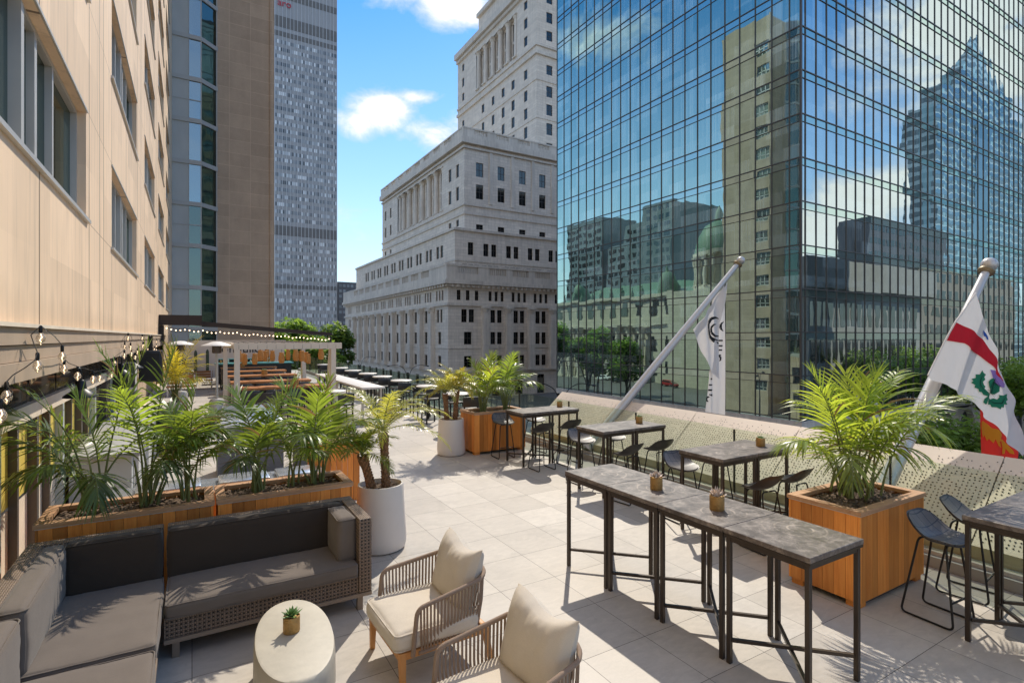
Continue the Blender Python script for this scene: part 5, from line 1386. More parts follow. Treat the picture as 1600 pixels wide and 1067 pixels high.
# ------------------------------------------------------------------ cushions
def rbox(name, mat, parent, x0, x1, y0, y1, z0, z1, r=.035, puff=.012, seed=0):
    """upholstered block: rounded edges, slightly crowned faces"""
    n = 26; m = MB()
    c = V(((x0 + x1) / 2, (y0 + y1) / 2, (z0 + z1) / 2)); h = V(((x1 - x0) / 2, (y1 - y0) / 2, (z1 - z0) / 2))
    def prof(L):
        k = [-L + r * (1 - math.cos(i * math.pi / 8)) for i in range(0, 5)]
        mid = [(-L + r) + (2 * (L - r)) * i / n for i in range(1, n)]
        return k[:-1] + [-L + r] + mid + [L - r] + [-a for a in k[:-1][::-1]]
    P = [prof(h[i]) for i in range(3)]
    idx = {}
    def vert(p):
        key = tuple(round(a, 5) for a in p)
        if key in idx: return idx[key]
        q = V(p); inner = V([max(-(h[i] - r), min(h[i] - r, q[i])) for i in range(3)])
        d = q - inner; L = d.length
        if L > 1e-9: q = inner + d / L * r
        f_ = [1 - (q[i] / h[i]) ** 4 for i in range(3)]
        for i in range(3):
            j, k = (i + 1) % 3, (i + 2) % 3
            if abs(p[i]) > h[i] - 1e-6: q[i] += math.copysign(puff * max(0, f_[j]) * max(0, f_[k]), p[i])
        q = q + V((1, 1, 1)) * (.006 * noise.noise((c + q) * 5 + V((seed, 0, 0))) + .0028 * noise.noise(V(((c + q).x * 26, (c + q).y * 9, (c + q).z * 20 + seed))))
        idx[key] = len(m.v); m.v.append(c + q); return idx[key]
    for ax in range(3):
        a, b = (ax + 1) % 3, (ax + 2) % 3
        for s in (-1, 1):
            for i in range(len(P[a]) - 1):
                for j in range(len(P[b]) - 1):
                    f_ = []
                    for u, v in ((i, j), (i + 1, j), (i + 1, j + 1), (i, j + 1)):
                        p = [0, 0, 0]; p[ax] = s * h[ax]; p[a] = P[a][u]; p[b] = P[b][v]; f_.append(vert(p))
                    if len(set(f_)) > 2:
                        m.f.append(list(dict.fromkeys(f_))); m.mi.append(0); m.t.append(.5)
    for zz in (h.z - r * .30, -h.z + r * .30):   # welt seams
        X, Y = h.x - r * .02, h.y - r * .02; k = r * 1.0
        loop = []
        for cx, cy, a0 in ((X - k, Y - k, 0), (-X + k, Y - k, 90), (-X + k, -Y + k, 180), (X - k, -Y + k, 270)):
            for i in range(5): a = rad(a0 + i * 22.5); loop.append(c + V((cx + k * math.cos(a), cy + k * math.sin(a), zz)))
        full = []
        for i, p in enumerate(loop):
            q = loop[(i + 1) % len(loop)]; kk = max(1, int((q - p).length / .05))
            full += [p.lerp(q, j / kk) for j in range(kk)]
        m.tube([p + V((0, 0, .003 * noise.noise(p * 9))) for p in full], .0055, 6, closed=True)
    return m.build(name, mat, parent, smooth=True, world=False, ang=75)

def pillow(name, mat, parent, M_, w, h, t, seed, wr=.015):
    m = MB(); n = 30
    for s in (-1, 1):
        def fn(u, v):
            a = u * 2 - 1; b = v * 2 - 1
            k = max(0, (1 - abs(a) ** 3.2) * (1 - abs(b) ** 3.2)) ** .42
            x = w / 2 * a * (1 - .05 * (1 - b * b)); y = h / 2 * b * (1 - .05 * (1 - a * a))
            q = V((x * 9 + seed, y * 5, s * 3.0)); cr_ = noise.noise(q) * 1.0 + noise.noise(V((x * 26 + seed, y * 7, s))) * .7
            edge = max(0, b) ** 1.5
            sag = .03 * math.sin(3 * a + seed) * max(0, b) ** 2
            return M_ @ V((x, y + sag - .015 * k, s * (t / 2 * k + wr * cr_ * k * (.35 + edge * 1.3))))
        m.grid(fn, n, n, 0, .5, s < 0)
    return m.build(name, mat, parent, smooth=True, fix=True, ang=80)

def lounge_chair():
    """faces -y; teak base, rope-wrapped arms, two cream cushions"""
    t = thing("lounge_chair", "x", "armchair", (0, 0, 0))
    def rail(s):   # s in 0..1 from one arm end round the back to the other
        W, D = .37, .41
        pts = bend([(-W, -.27, .60), (-W + .005, D - .03, .685), (W - .005, D - .03, .685), (W, -.27, .60)], .27, 10)
        return pts
    top = rail(0)
    top = bend([(-.375, -.31, .27), (-.375, -.285, .60)], .02)[:1] + bend([(-.375, -.31, .27), (-.375, -.275, .60), (-.37, .30, .675)], .06, 5)[1:-1] + top[4:-4] + bend([(.37, .30, .675), (.375, -.275, .60), (.375, -.31, .27)], .06, 5)[1:-1] + [(.375, -.31, .27)]
    top = [V(p) for p in top]
    m = MB(); m.tube(top, .017, 10); m.build("arm_rail", M["rope"], t, smooth=True)
    # ropes hang between the top rail and a lower hoop
    dens = []
    for a, b in zip(top[:-1], top[1:]):
        k = max(1, int((b - a).length / .006)); dens += [a.lerp(b, i / k) for i in range(k)]
    keep = [dens[0]]; acc = 0
    rp_ = MB(); last = dens[0]
    for p in dens[1:]:
        acc += math.hypot(p.x - last.x, p.y - last.y); last = p
        if acc > .0245 and p.z > .57:
            acc = 0
            lo = V((p.x * .93, p.y * .90 - .005 + .0, .265))
            tg = V((p.y, -p.x, 0)).normalized()
            nrm = V((p.x, p.y, 0)).normalized()
            mid = p.lerp(lo, .5) + nrm * .012
            for s, e in ((p, mid), (mid, lo)): rp_.bar(s, e, .0155, .006, up=tuple(nrm))
    rp_.build("rope_weave", M["rope"], t, smooth=False)
    hoop = [V((p.x * .93, p.y * .90 - .005, .262)) for p in top if p.z > .55]
    m = MB(); m.tube(hoop, .013, 8); m.build("lower_hoop", M["rope"], t, smooth=True)
    fr = MB()
    fr.box(-.345, .345, -.40, -.35, .235, .29); fr.box(-.335, .335, .30, .345, .24, .285)
    for s in (-1, 1): fr.box(s * .32 - .024, s * .32 + .024, -.348, .298, .237, .287)
    fr.build("seat_frame", M["teak"], t, bev=.006)
    for x, y in ((-.318, -.372), (.318, -.372), (-.30, .32), (.30, .32)):
        g = MB(); k = .026
        o = V((.02 * (1 if x > 0 else -1), .05 if y > 0 else -.0, 0))
        vs = [(x + sx * k, y + sy * k, .288) for sx, sy in ((-1, -1), (1, -1), (1, 1), (-1, 1))] + [(x + o.x + sx * k * .72, y + o.y + sy * k * .72, 0) for sx, sy in ((-1, -1), (1, -1), (1, 1), (-1, 1))]
        g.add(vs, [(0, 1, 2, 3), (7, 6, 5, 4), (0, 4, 5, 1), (1, 5, 6, 2), (2, 6, 7, 3), (3, 7, 4, 0)])
        g.build("leg", M["teak"], t, bev=.005)
    rbox("seat_cushion", M["cream"], t, -.335, .335, -.425, .26, .29, .425, .045, .022, 3)
    Mx = Matrix.Translation((0, .235, .63)) @ Matrix.Rotation(rad(-17), 4, "X") @ Matrix.Rotation(rad(90), 4, "X")
    pillow("back_cushion", M["cream"], t, Mx, .60, .47, .23, 4)
    return t
# ------------------------------------------------------------------ bar tables
T0 = bar_table(); used = [False]
def put_table(x, y, rz, label, group):
    if not used[0]:
        used[0] = True; T0.location = (x, y, 0); T0.rotation_euler = (0, 0, rz); T0["label"] = label; T0["group"] = group; return T0
    return dup(T0, (x, y, 0), rz, label, group)
GL = "bar tables pushed into one long row"
for i, l in enumerate(["dark marble bar table at the near right end of the long front row", "bar table of the long front row carrying the nearer of its two gold pots", "bar table of the long front row carrying the farther of its two gold pots", "empty bar table at the far left end of the long front row"]):
    put_table(3.95, 2.435 + .6985 * i, [0, 1.5708, 0, 3.1416][i], l, GL)
GP = "paired bar tables along the railing"
names = ["rail pair at the photo's right edge", "rail pair just behind the big wooden planter", "third rail pair, by the far flagpole's foot", "farthest rail pair, beside the two palm planter"]
for k, yc in enumerate((1.60, 4.67, 6.90, 9.30)):
    for j, x in enumerate((5.94, 6.6385)):
        put_table(x, yc, [0, 1.5708, 3.1416, -1.5708][(k + j) % 4], ("walkway side bar table of the " if j == 0 else "railing side bar table of the ") + names[k], GP)

# ------------------------------------------------------------------ stools
S0 = bar_stool(); used2 = [False]
def put_stool(x, y, rz, label):
    if not used2[0]:
        used2[0] = True; S0.location = (x, y, 0); S0.rotation_euler = (0, 0, rz); S0["label"] = label; S0["group"] = "black scoop bar stools"; return
    dup(S0, (x, y, 0), rz, label, "black scoop bar stools")
rs = random.Random(8)
spots = [
 (5.87, 2.22, 0, "grey quilted scoop stool beside the big wooden planter, left one at the rightmost table"), (6.66, 2.27, 0, "scoop stool behind the rightmost table, nearer the perforated panel"),
 (5.95, 4.04, 180, "black scoop stool seen from behind, left of the pair between long row and big planter"), (6.60, 4.04, 180, "black scoop stool seen from behind, touching the big planter's rear"),
 (5.92, 5.27, 0, "quilted scoop stool facing us at the left end of the table behind the big planter"), (6.60, 5.24, 0, "scoop stool mostly hidden behind the table behind the big planter"),
 (5.86, 6.28, 180, "black scoop stool seen from behind at the third rail table, left one"), (6.54, 6.30, 180, "black scoop stool seen from behind at the third rail table, right one"),
 (5.92, 7.52, 0, "quilted scoop stool facing us at the third rail table, by the flagpole's foot"), (6.58, 7.46, 0, "scoop stool hidden behind the third rail table, right of the flagpole's foot"),
 (5.84, 8.66, 180, "scoop stool seen from behind at the farthest rail table, left one"), (6.55, 8.72, 180, "scoop stool seen from behind at the farthest rail table, right one"),
 (5.72, 9.96, 0, "quilted scoop stool facing us before the far wooden planter, left one"), (6.5, 9.92, 0, "quilted scoop stool facing us before the far wooden planter, right one")]
for x, y, a, l in spots: put_stool(x, y, rad(a + rs.uniform(-7, 7)), l)

# ------------------------------------------------------------------ planters and palms
planter_box("wood_planter", "big orange cedar planter with one palm clump by the perforated panel", 5.38, 6.66, 2.645, 3.345, .92)
planter_box("wood_planter", "orange cedar planter at the far railing beside the second cream pot", 5.26, 6.56, 10.40, 11.10, .92)
planter_box("wood_planter", "low orange cedar planter against the storefront behind the corner sofa", -1.18, .185, 6.16, 6.78, .92)
planter_box("wood_planter", "orange cedar planter behind the long sofa, beside the near cream pot", .225, 1.56, 6.16, 6.78, .92)
round_pot("plant_pot", "tall cream round pot with two shaggy trunks beside the sofa's right end", 1.98, 6.45)
round_pot("plant_pot", "cream round pot with two shaggy trunks beside the far cedar planter", 4.88, 10.78)
areca("lime green palm clump spilling over the big cedar planter", 5.98, 3.02, .86, 1.34, 22, 1.0, 21, M["palm"], .50, .70, .034, 9, az_bias=-.5, bs=.2, nl=18)
areca("left green palm in the far cedar planter", 5.62, 10.75, .86, 1.15, 12, .95, 22, M["palm"], .40, .6, .032)
areca("right green palm in the far cedar planter", 6.22, 10.72, .86, 1.28, 12, .95, 23, M["palm_dark"], .40, .6, .032)
areca("leftmost dark palm hanging over the storefront in the left planter", -.82, 6.48, .86, 1.22, 11, 1.1, 24, M["palm_dark"], .42, .40, .032, 4, az_bias=3.4)
areca("middle tall palm in the left planter", -.38, 6.46, .86, 1.28, 8, .75, 25, M["palm_dark"], .44, .55, .034, 4, az_bias=.4)
areca("right palm in the left planter with upright lime fronds", -.03, 6.44, .86, 1.02, 8, .9, 26, M["palm_dark"], .40, .55, .032, 3)
areca("left palm in the planter behind the long sofa", .62, 6.42, .86, 1.02, 8, .9, 27, M["palm_dark"], .40, .5, .032, 3)
areca("slim leaning palm in the middle of the planter behind the long sofa", .98, 6.50, .86, .80, 4, 1.0, 28, M["palm_dark"], .34, .6, .030, 2)
areca("right bushy palm in the planter behind the long sofa", 1.24, 6.46, .86, 1.10, 10, .85, 29, M["palm_dark"], .42, .6, .034, 4, az_bias=.3)
date_palm("tall shaggy trunked palm on the right of the near cream pot", 2.05, 6.46, .72, (-.02, .05), .74, 20, .92, 31, M["palm_f"], .65)
date_palm("short shaggy trunked palm on the left of the near cream pot", 1.86, 6.40, .72, (-.13, -.02), .50, 12, .52, 32, M["palm"], .35)
date_palm("left shaggy trunked palm in the far cream pot", 4.78, 10.78, .72, (-.04, .02), .68, 18, .86, 33, M["palm_f"], .6)
date_palm("right shaggy trunked palm with rusty frond tips in the far cream pot", 4.98, 10.80, .72, (.06, .02), .74, 18, .86, 34, M["palm_y"], .55)
round_pot("plant_pot", "small cream pot under the yellow palm by the left wall", -.42, 19.2, .6, .26, .24)
areca("yellow lit palm by the left wall in front of the black speaker", -.42, 19.2, .55, 1.75, 18, 1.05, 35, M["palm_y"], .42, .62, .032)

# ------------------------------------------------------------------ table pots
succulent_pot("succulent_pot", "spiky green succulent in a hammered gold pot on the oval concrete table", .62, 4.16, .43, .058, .115, 0, 1)
succulent_pot("succulent_pot", "nearer gold pot of pale succulents on the long front row of bar tables", 3.93, 3.10, 1.06, .062, .125, 1, 2)
succulent_pot("succulent_pot", "farther gold pot of pale succulents on the long front row of bar tables", 3.94, 3.82, 1.06, .060, .125, 1, 3)
succulent_pot("succulent_pot", "gold pot of tiny cactus on the rail table behind the big planter", 6.74, 4.60, 1.06, .060, .115, 2, 4)
succulent_pot("succulent_pot", "gold pot of tiny cactus on the third rail table", 6.72, 6.92, 1.06, .060, .115, 2, 5)
succulent_pot("succulent_pot", "gold pot of tiny cactus on the farthest rail table", 6.82, 9.42, 1.06, .060, .115, 2, 6)

# ------------------------------------------------------------------ lounge
ov = thing("coffee_table", "oval solid grey concrete coffee table between the sofa and the armchairs", "coffee table", (.63, 4.10, 0), rad(-4))
m = MB(); n = 48; prof = [(.93, 0), (.98, .015), (1.005, .08), (1.02, .2), (1.01, .36), (.995, .405), (.975, .425), (.93, .43)]
vs = []; fs = []
for s, z in prof:
    for k in range(n):
        a = 2 * math.pi * k / n; c, q = math.cos(a), math.sin(a); e = (abs(c) ** 2.15 + abs(q) ** 2.15) ** (-1 / 2.15)
        vs.append((.262 * s * c * e, .585 * s * q * e, z))
for i in range(len(prof) - 1):
    for k in range(n): l = (k + 1) % n; fs.append((i * n + k, i * n + l, (i + 1) * n + l, (i + 1) * n + k))
fs.append(tuple(range(n - 1, -1, -1))); fs.append(tuple(range((len(prof) - 1) * n, len(prof) * n)))
m.add(vs, fs); m.build("stone_drum", M["grey_stone"], ov, smooth=True, ang=50)

def sofa(name, label, loc): return thing(name, label, "sofa", loc)
# long sofa: local origin at its left front floor corner
so = sofa("outdoor_sofa", "long brown wicker sofa with taupe cushions and one arm on the right", (-.19, 5.03, 0))
f = MB(); f.box(0, 1.65, .70, .82, .17, .86); f.build("back_frame", M["wicker"], so, bev=.012)
f = MB(); f.box(1.53, 1.65, .0, .698, .17, .86); f.build("arm", M["wicker"], so, bev=.012)
f = MB(); f.box(0, 1.528, .02, .06, .17, .335); f.build("front_apron", M["wicker"], so)
f = MB(); f.box(0, 1.65, .0, .82, .135, .168); f.build("base_rail", M["rail_taupe"], so)
f = MB(); f.box(.0, 1.525, .062, .698, .28, .33); f.box(0, .03, .062, .698, .17, .28); f.build("seat_deck", M["wicker"], so)
for x in (.08, 1.55):
    for y in (.06, .74): f = MB(); f.box(x - .025, x + .025, y - .025, y + .025, 0, .134); f.build("leg", M["rail_taupe"], so)
rbox("seat_cushion", M["taupe"], so, .01, 1.515, -.025, .62, .335, .455, .028, .012, 1)
rbox("back_cushion", M["taupe_shaded"], so, .01, 1.515, .56, .705, .44, .865, .035, .012, 2)
rbox("arm_cushion", M["taupe"], so, 1.36, 1.527, .10, .555, .455, .85, .035, .012, 3)
# corner piece
sc_ = sofa("outdoor_sofa", "corner section of the wicker sofa against the storefront, striped by palm shadows", (-1.16, 4.40, 0))
f = MB(); f.box(0, .94, 1.33, 1.45, .17, .86); f.box(0, .12, .01, 1.328, .17, .86); f.build("back_frame", M["wicker"], sc_, bev=.012)
f = MB(); f.box(.0, .94, .0, 1.45, .135, .168); f.build("base_rail", M["rail_taupe"], sc_)
f = MB(); f.box(.122, .93, .02, 1.328, .17, .33); f.build("seat_deck", M["wicker"], sc_)
for x in (.06, .88):
    for y in (.06, 1.38): f = MB(); f.box(x - .025, x + .025, y - .025, y + .025, 0, .134); f.build("leg", M["rail_taupe"], sc_)
rbox("seat_cushion", M["taupe"], sc_, .14, .945, .015, 1.25, .335, .455, .03, .014, 4)
rbox("back_cushion", M["taupe_shaded"], sc_, .27, .93, 1.19, 1.335, .44, .865, .035, .012, 5)
rbox("side_cushion", M["taupe"], sc_, .115, .275, .03, 1.29, .44, .865, .04, .014, 6)
sd = sofa("outdoor_sofa", "nearest section of the wicker sofa cut by the lower left corner of the photo", (-1.16, 2.9, 0))
f = MB(); f.box(0, .12, .01, 1.47, .17, .86); f.build("back_frame", M["wicker"], sd, bev=.012)
f = MB(); f.box(.122, .93, .02, 1.46, .17, .33); f.box(0, .94, 0, 1.48, .135, .168); f.build("seat_deck", M["wicker"], sd)
for x in (.06, .88):
    for y in (.06, 1.4): f = MB(); f.box(x - .025, x + .025, y - .025, y + .025, 0, .134); f.build("leg", M["rail_taupe"], sd)
rbox("seat_cushion", M["taupe"], sd, .14, .945, .02, 1.44, .335, .46, .03, .014, 7)
rbox("side_cushion", M["taupe"], sd, .115, .275, .03, 1.40, .44, .88, .04, .014, 8)
LC = lounge_chair(); LC.location = (1.66, 4.06, 0); LC.rotation_euler = (0, 0, rad(-88))
LC["label"] = "farther cream cushioned armchair with rope arms and teak base, facing the concrete table"; LC["group"] = "rope armchairs"
dup(LC, (1.64, 2.80, 0), rad(-84), "nearer cream cushioned rope armchair at the bottom edge of the photo", "rope armchairs")

# ------------------------------------------------------------------ things behind the planters
ctr = thing("service_counter", "low cedar clad counter with blue grey steel tops behind the planters", "counter", (.9, 7.9, 0))
rr = random.Random(5); m = MB(); x = -.9
while x < 1.62: m.box(x, x + .098, 7.62, 7.66, 0.02, .60, 0, rr.random()); x += .1
y = 7.662
while y < 8.3: m.box(1.60, 1.64, y, y + .098, .02, .60, 0, rr.random()); y += .1
m.build("plank_sides", M["cedar"], ctr, world=True)
MB().box(-.92, 1.66, 7.60, 7.72, .601, .64).build("wood_rim", M["cedar_top"], ctr, world=True)
m = MB(); m.box(-.92, 1.66, 7.721, 8.42, .58, .63); m.build("steel_top", M["stainless"], ctr, world=True)
for x0, x1 in ((-.6, .1), (.3, .9), (1.0, 1.5)): m = MB(); m.box(x0, x1, 7.82, 8.28, .632, .70); m.build("pan", M["stainless"], ctr, world=True, bev=.02)
m = MB(); m.box(-.88, 1.58, 7.67, 8.40, .02, .578); m.build("carcass", M["dark_concrete"], ctr, world=True)
ws = thing("wood_screen", "upright cedar slat box behind the near cream pot", "planter", (2.0, 8.6, 0))
m = MB()
for i in range(9): m.box(1.50 + i * .085, 1.578 + i * .085, 8.52, 8.545, .0, .92, 0, rr.random())
for i in range(6): m.box(2.26, 2.285, 8.55 + i * .085, 8.628 + i * .085, 0, .92, 0, rr.random())
m.build("plank_sides", M["cedar"], ws, world=True)
MB().box(1.49, 2.295, 8.50, 9.1, .921, .95).build("top", M["cedar_top"], ws, world=True)
gr = thing("covered_grill", "grey slate clad grill block with pale lid behind the palms", "grill", (.95, 11.4, 0))
m = MB(); m.box(.40, 1.5, 11.0, 11.75, 0, .92); m.build("slate_base", M["slate"], gr, world=True)
m = MB(); m.add([(.36, 10.96, .921), (1.54, 10.96, .921), (1.54, 11.79, .921), (.36, 11.79, .921), (.44, 11.08, 1.02), (1.46, 11.08, 1.02), (1.40, 11.72, 1.24), (.5, 11.72, 1.24)], [(3, 2, 1, 0), (0, 1, 5, 4), (1, 2, 6, 5), (2, 3, 7, 6), (3, 0, 4, 7), (4, 5, 6, 7)]); m.build("lid", M["stainless"], gr, world=True, bev=.02)
m = MB(); m.tube([(.7, 10.93, 1.0), (1.2, 10.93, 1.0)], .015); m.build("handle", M["alu"], gr, world=True)
gb2 = thing("covered_grill", "smaller grey slate block right of the grill", "grill", (2.1, 11.3, 0))
m = MB(); m.box(1.75, 2.5, 11.0, 11.6, 0, .80); m.build("slate_base", M["slate"], gb2, world=True)
m = MB(); m.box(1.72, 2.53, 10.96, 11.64, .801, .86); m.build("lid", M["concrete"], gb2, world=True, bev=.015)
wc = thing("wall_counter", "pale grey counter along the storefront behind the left palms", "counter", (-1, 11, 0))
m = MB(); m.box(-1.42, -.62, 9.0, 14.5, .92, .98); m.build("countertop", M["concrete"], wc, world=True, bev=.008)
m = MB(); m.box(-1.40, -.72, 9.1, 14.4, 0, .918); m.build("cabinet", M["grey_panel"], wc, world=True)
for y in (9.4, 11.5, 13.8): MB().box(-.71, -.66, y, y + .08, 0, .918).build("post", M["white_top"], wc, world=True)
bn = thing("litter_bin", "black cylindrical bin on the walkway behind the left palms", "bin", (-.5, 14.3, 0))
m = MB(); m.lathe([(.27, 0), (.28, .02), (.28, .86), (.26, .92), (.20, .94), (.20, .90), (.01, .88)], 24, caps=False); m.build("bin_shell", M["black_box"], bn, smooth=True)
m = MB(); m.lathe([(.285, .78), (.29, .80), (.285, .82)], 24, caps=False); m.build("band", M["black_metal"], bn)
sp = thing("loudspeaker", "big black cabinet loudspeaker hung on the left wall before the yellow palm", "loudspeaker", (-1, 18, 1.3))
m = MB(); m.box(-1.26, -.72, 17.9, 18.5, 1.33, 2.19); m.build("cabinet", M["black_box"], sp, world=True, bev=.015)
m = MB(); m.box(-1.20, -.78, 17.86, 17.89, 1.40, 2.12); m.build("grille", M["black_metal"], sp, world=True)
MB().box(-1.05, -.95, 18.1, 18.2, 2.191, 2.6).build("bracket", M["black_metal"], sp, world=True)
def wall_lamp(y, label, x=-1.15):
    t = thing("wall_lamp", label, "lamp", (x, y, 2.2), 0, "black cone lamps under the ledge")
    m = MB(); m.tube(bend([(-.2, 0, .0), (0, 0, 0.0), (0, 0, -.16)], .06), .014, 8); m.build("arm", M["black_metal"], t, smooth=True)
    m = MB(); m.lathe([(.03, -.15), (.05, -.17), (.06, -.26), (.17, -.34), (.175, -.36), (.16, -.355), (.05, -.27)], 20, caps=False); m.build("lamp_shade", M["black_metal"], t, smooth=True)
    return t
wl = wall_lamp(8.2, "black cone wall lamp nearest the camera under the ledge, left of the palm tips")
dup(wl, (-1.15, 12.6, 2.2), 0, "black cone wall lamp before the pale hanging lantern box, second along the ledge")
dup(wl, (-1.15, 15.2, 2.2), 0, "black cone wall lamp just left of the black loudspeaker")
hb = thing("hanging_box", "pale grey sign box hanging under the ledge between the cone lamps", "sign", (-1.1, 13.6, 1.6))
m = MB(); m.box(-1.22, -1.0, 13.5, 13.75, 1.45, 2.02); m.build("casing", M["white_top"], hb, world=True, bev=.02)
m = MB(); m.box(-1.36, -1.0, 13.2, 13.45, 1.55, 2.05); m.build("dark_back", M["black_box"], hb, world=True, bev=.02)

# ------------------------------------------------------------------ string lights on the hotel ledge
sl = thing("string_lights", "string of clear globe bulbs looped along the hotel's concrete ledge", "string lights", (-1.12, 6, 2.4))
hooks = [(3.4, 2.62), (6.05, 2.66), (13.4, 2.65), (17.0, 2.64), (20.6, 2.64), (24.0, 2.64)]
path = []; bl = []
for (y0, z0), (y1, z1) in zip(hooks[:-1], hooks[1:]):
    sag = .50 if y0 < 5 else .58 if y0 < 10 else .46
    for i in range(24):
        t = i / 24; path.append(V((-1.12 + .05 * math.sin(i), y0 + (y1 - y0) * t, z0 + (z1 - z0) * t - sag * 4 * t * (1 - t))))
MB().tube(path, .0042, 5).build("cable", M["black_metal"], sl, world=True)
acc = 0; step = .46
for a, b in zip(path[:-1], path[1:]):
    acc += (b - a).length
    if acc > step and a.y > 4.3:
        acc = 0; r = .036
        s_ = MB(); s_.lathe([(.010, .0), (.014, -.012), (.014, -.055), (.011, -.065)], 10, tuple(a)); so_ = s_.build("socket", M["black_metal"], sl, smooth=True, world=True)
        g = MB(); g.lathe([(.012, -.062), (.018, -.072), (.029, -.088), (.035, -.110), (.030, -.133), (.017, -.145), (.002, -.169)], 14, tuple(a), caps=False); g.build("bulb", M["bulb"], so_, smooth=True, world=True)
        g = MB(); g.tube([a + V((0, 0, -.07)), a + V((.008, 0, -.10)), a + V((-.006, 0, -.125)), a + V((.004, .006, -.14))], .0035, 5); g.build("filament", M["glow"], so_, world=True)

# ------------------------------------------------------------------ awning with lights
aw = thing("awning", "long dark brown flat awning reaching across the terrace from the hotel wall", "awning", (2.5, 30, 2.7))
m = MB()
m.add([(-1.28, 29.4, 3.46), (6.4, 29.4, 2.80), (6.4, 33.5, 2.84), (-1.28, 33.5, 3.5), (-1.28, 29.4, 3.24), (6.4, 29.4, 2.65), (6.4, 33.5, 2.69), (-1.28, 33.5, 3.3)], [(0, 1, 2, 3), (7, 6, 5, 4), (0, 4, 5, 1), (1, 5, 6, 2), (2, 6, 7, 3), (3, 7, 4, 0)])
m.build("canopy", M["awning"], aw, world=True)
MB().box(-1.28, 0.4, 28.9, 29.38, 3.12, 3.58).build("cassette", M["awning"], aw, world=True)
for x in (6.3,):
    MB().box(x, x + .1, 29.5, 29.6, 0, 2.6).build("post", M["black_metal"], aw, world=True)
MB().box(-1.28, -1.1, 29.0, 29.3, 2.4, 3.1).build("wall_bracket", M["awning"], aw, world=True)
al = thing("string_lights", "row of small glowing bulbs strung under the dark awning's edge", "string lights", (2.5, 29.3, 3))
path = [V((-1.0 + 7.2 * i / 80, 29.2 + .02 * math.sin(i * 2.2), 3.02 - .50 * i / 80 - .05 * abs(math.sin(i * .39)))) for i in range(81)]
MB().tube(path, .008, 4).build("cable", M["black_metal"], al, world=True)
for i in range(0, 81, 2):
    g = MB(); g.sphere(path[i] + V((0, 0, -.05 + random.uniform(-.03, .02))), .028, 8, 6); g.build("bulb", M["glow"], al, smooth=True, world=True)

# ------------------------------------------------------------------ pergola, lanterns, communal tables
pg = thing("pergola", "cream square beam pergola over the long orange tables", "pergola", (2.4, 19.5, 0))
for (x, y) in ((1.06, 16.5), (3.62, 16.5), (1.06, 22.5), (3.78, 22.5), (1.06, 19.5), ):
    if (x, y) == (1.06, 19.5): continue
    MB().box(x - .07, x + .07, y - .07, y + .07, 0, 2.22).build("post", M["pergola"], pg, world=True)
for x in (3.78,):
    m = MB(); m.bar((x, 22.0, 0), (x - .02, 22.42, 2.2), .14); m.build("post", M["pergola"], pg, world=True)
    m = MB(); m.bar((3.52, 16.9, 0), (3.60, 16.62, 2.2), .14); m.build("post", M["pergola"], pg, world=True)
for y in (16.5, 22.5): MB().box(.98, 3.86, y - .072, y + .072, 2.222, 2.40).build("beam", M["pergola"], pg, world=True)
for x in (1.06, 3.70): MB().box(x - .06, x + .06, 16.574, 22.426, 2.23, 2.38).build("beam", M["pergola"], pg, world=True)
MB().box(.1, 4.0, 28.6, 28.75, 2.25, 2.42).build("beam", M["pergola"], pg, world=True)
for i in range(12):
    z = 2.40; MB().tube([(1.1 + i * .235, 16.43, 2.24), (1.1 + i * .235, 16.43, 2.405), (1.1 + i * .235, 19.5, 2.43), (1.1 + i * .235, 22.5, 2.41)], .006, 4).build("wire", M["black_metal"], pg, world=True)
ln0 = None; rl_ = random.Random(12)
nm = ["far left", "left", "second from left", "third from left", "left of centre", "centre left", "centre", "centre right", "right of centre", "third from right", "second from right", "right", "far right", "rearmost left", "rearmost centre", "rearmost right"]
for i in range(16):
    x = 1.25 + (i % 13) * .195; y = 18.6 + rl_.uniform(-.6, .8) + (1.6 if i > 12 else 0); z = 1.72 + rl_.uniform(-.06, .14); s = (.24, .18, .21)[i % 3]
    if i > 12: x = 1.5 + (i - 13) * .8
    lb = "woven orange wicker lantern hanging " + nm[i] + " under the pergola"
    t = thing("wicker_lantern", lb, "lantern", (x, y, z), 0, "woven lanterns under the pergola")
    m = MB(); k = s / .30
    m.lathe([(.055, .34), (.07, .33), (.085 * k, .28), (.115 * k, .2), (.12 * k, .1), (.095 * k, .02), (.08 * k, 0)], 14, caps=False); m.build("shade", M["lantern"], t, smooth=True)
    m = MB(); m.tube([(0, 0, .33), (0, 0, 2.41 - z)], .005, 4); m.build("cord", M["black_metal"], t)
ctG = "orange communal tables under the pergola"
ct0 = thing("communal_table", "nearest long orange communal table with a gold pot on it", "table", (2.35, 17.85, 0), 0, ctG)
m = MB()
for i in range(4): m.box(-1.27, 1.27, -.36 + i * .181, -.183 + i * .181, 1.0, 1.06, 0, random.random())
m.build("tabletop", M["table_wood"], ct0)
for s in (-1, 1):
    m = MB(); m.box(s * 1.2 - .04, s * 1.2 + .04, -.33, .33, 0, .998); m.build("panel_leg", M["pale_wood"], ct0)
m = MB(); m.box(-1.15, 1.15, -.03, .03, .3, .42); m.build("stretcher", M["pale_wood"], ct0)
for i, y in enumerate((20.4, 23.6, 26.8, 30.3)): dup(ct0, (2.38 + .04 * i, y, 0), 0, ["second long orange communal table from the front", "middle long orange communal table", "fourth long orange communal table from the front", "farthest long orange communal table, before the bar"][i])
succulent_pot("succulent_pot", "small gold pot on the nearest orange communal table", 2.75, 17.75, 1.06, .11, .2, 2, 9)
succulent_pot("succulent_pot", "small gold pot on the middle orange communal table", 2.5, 23.6, 1.06, .11, .2, 2, 10)
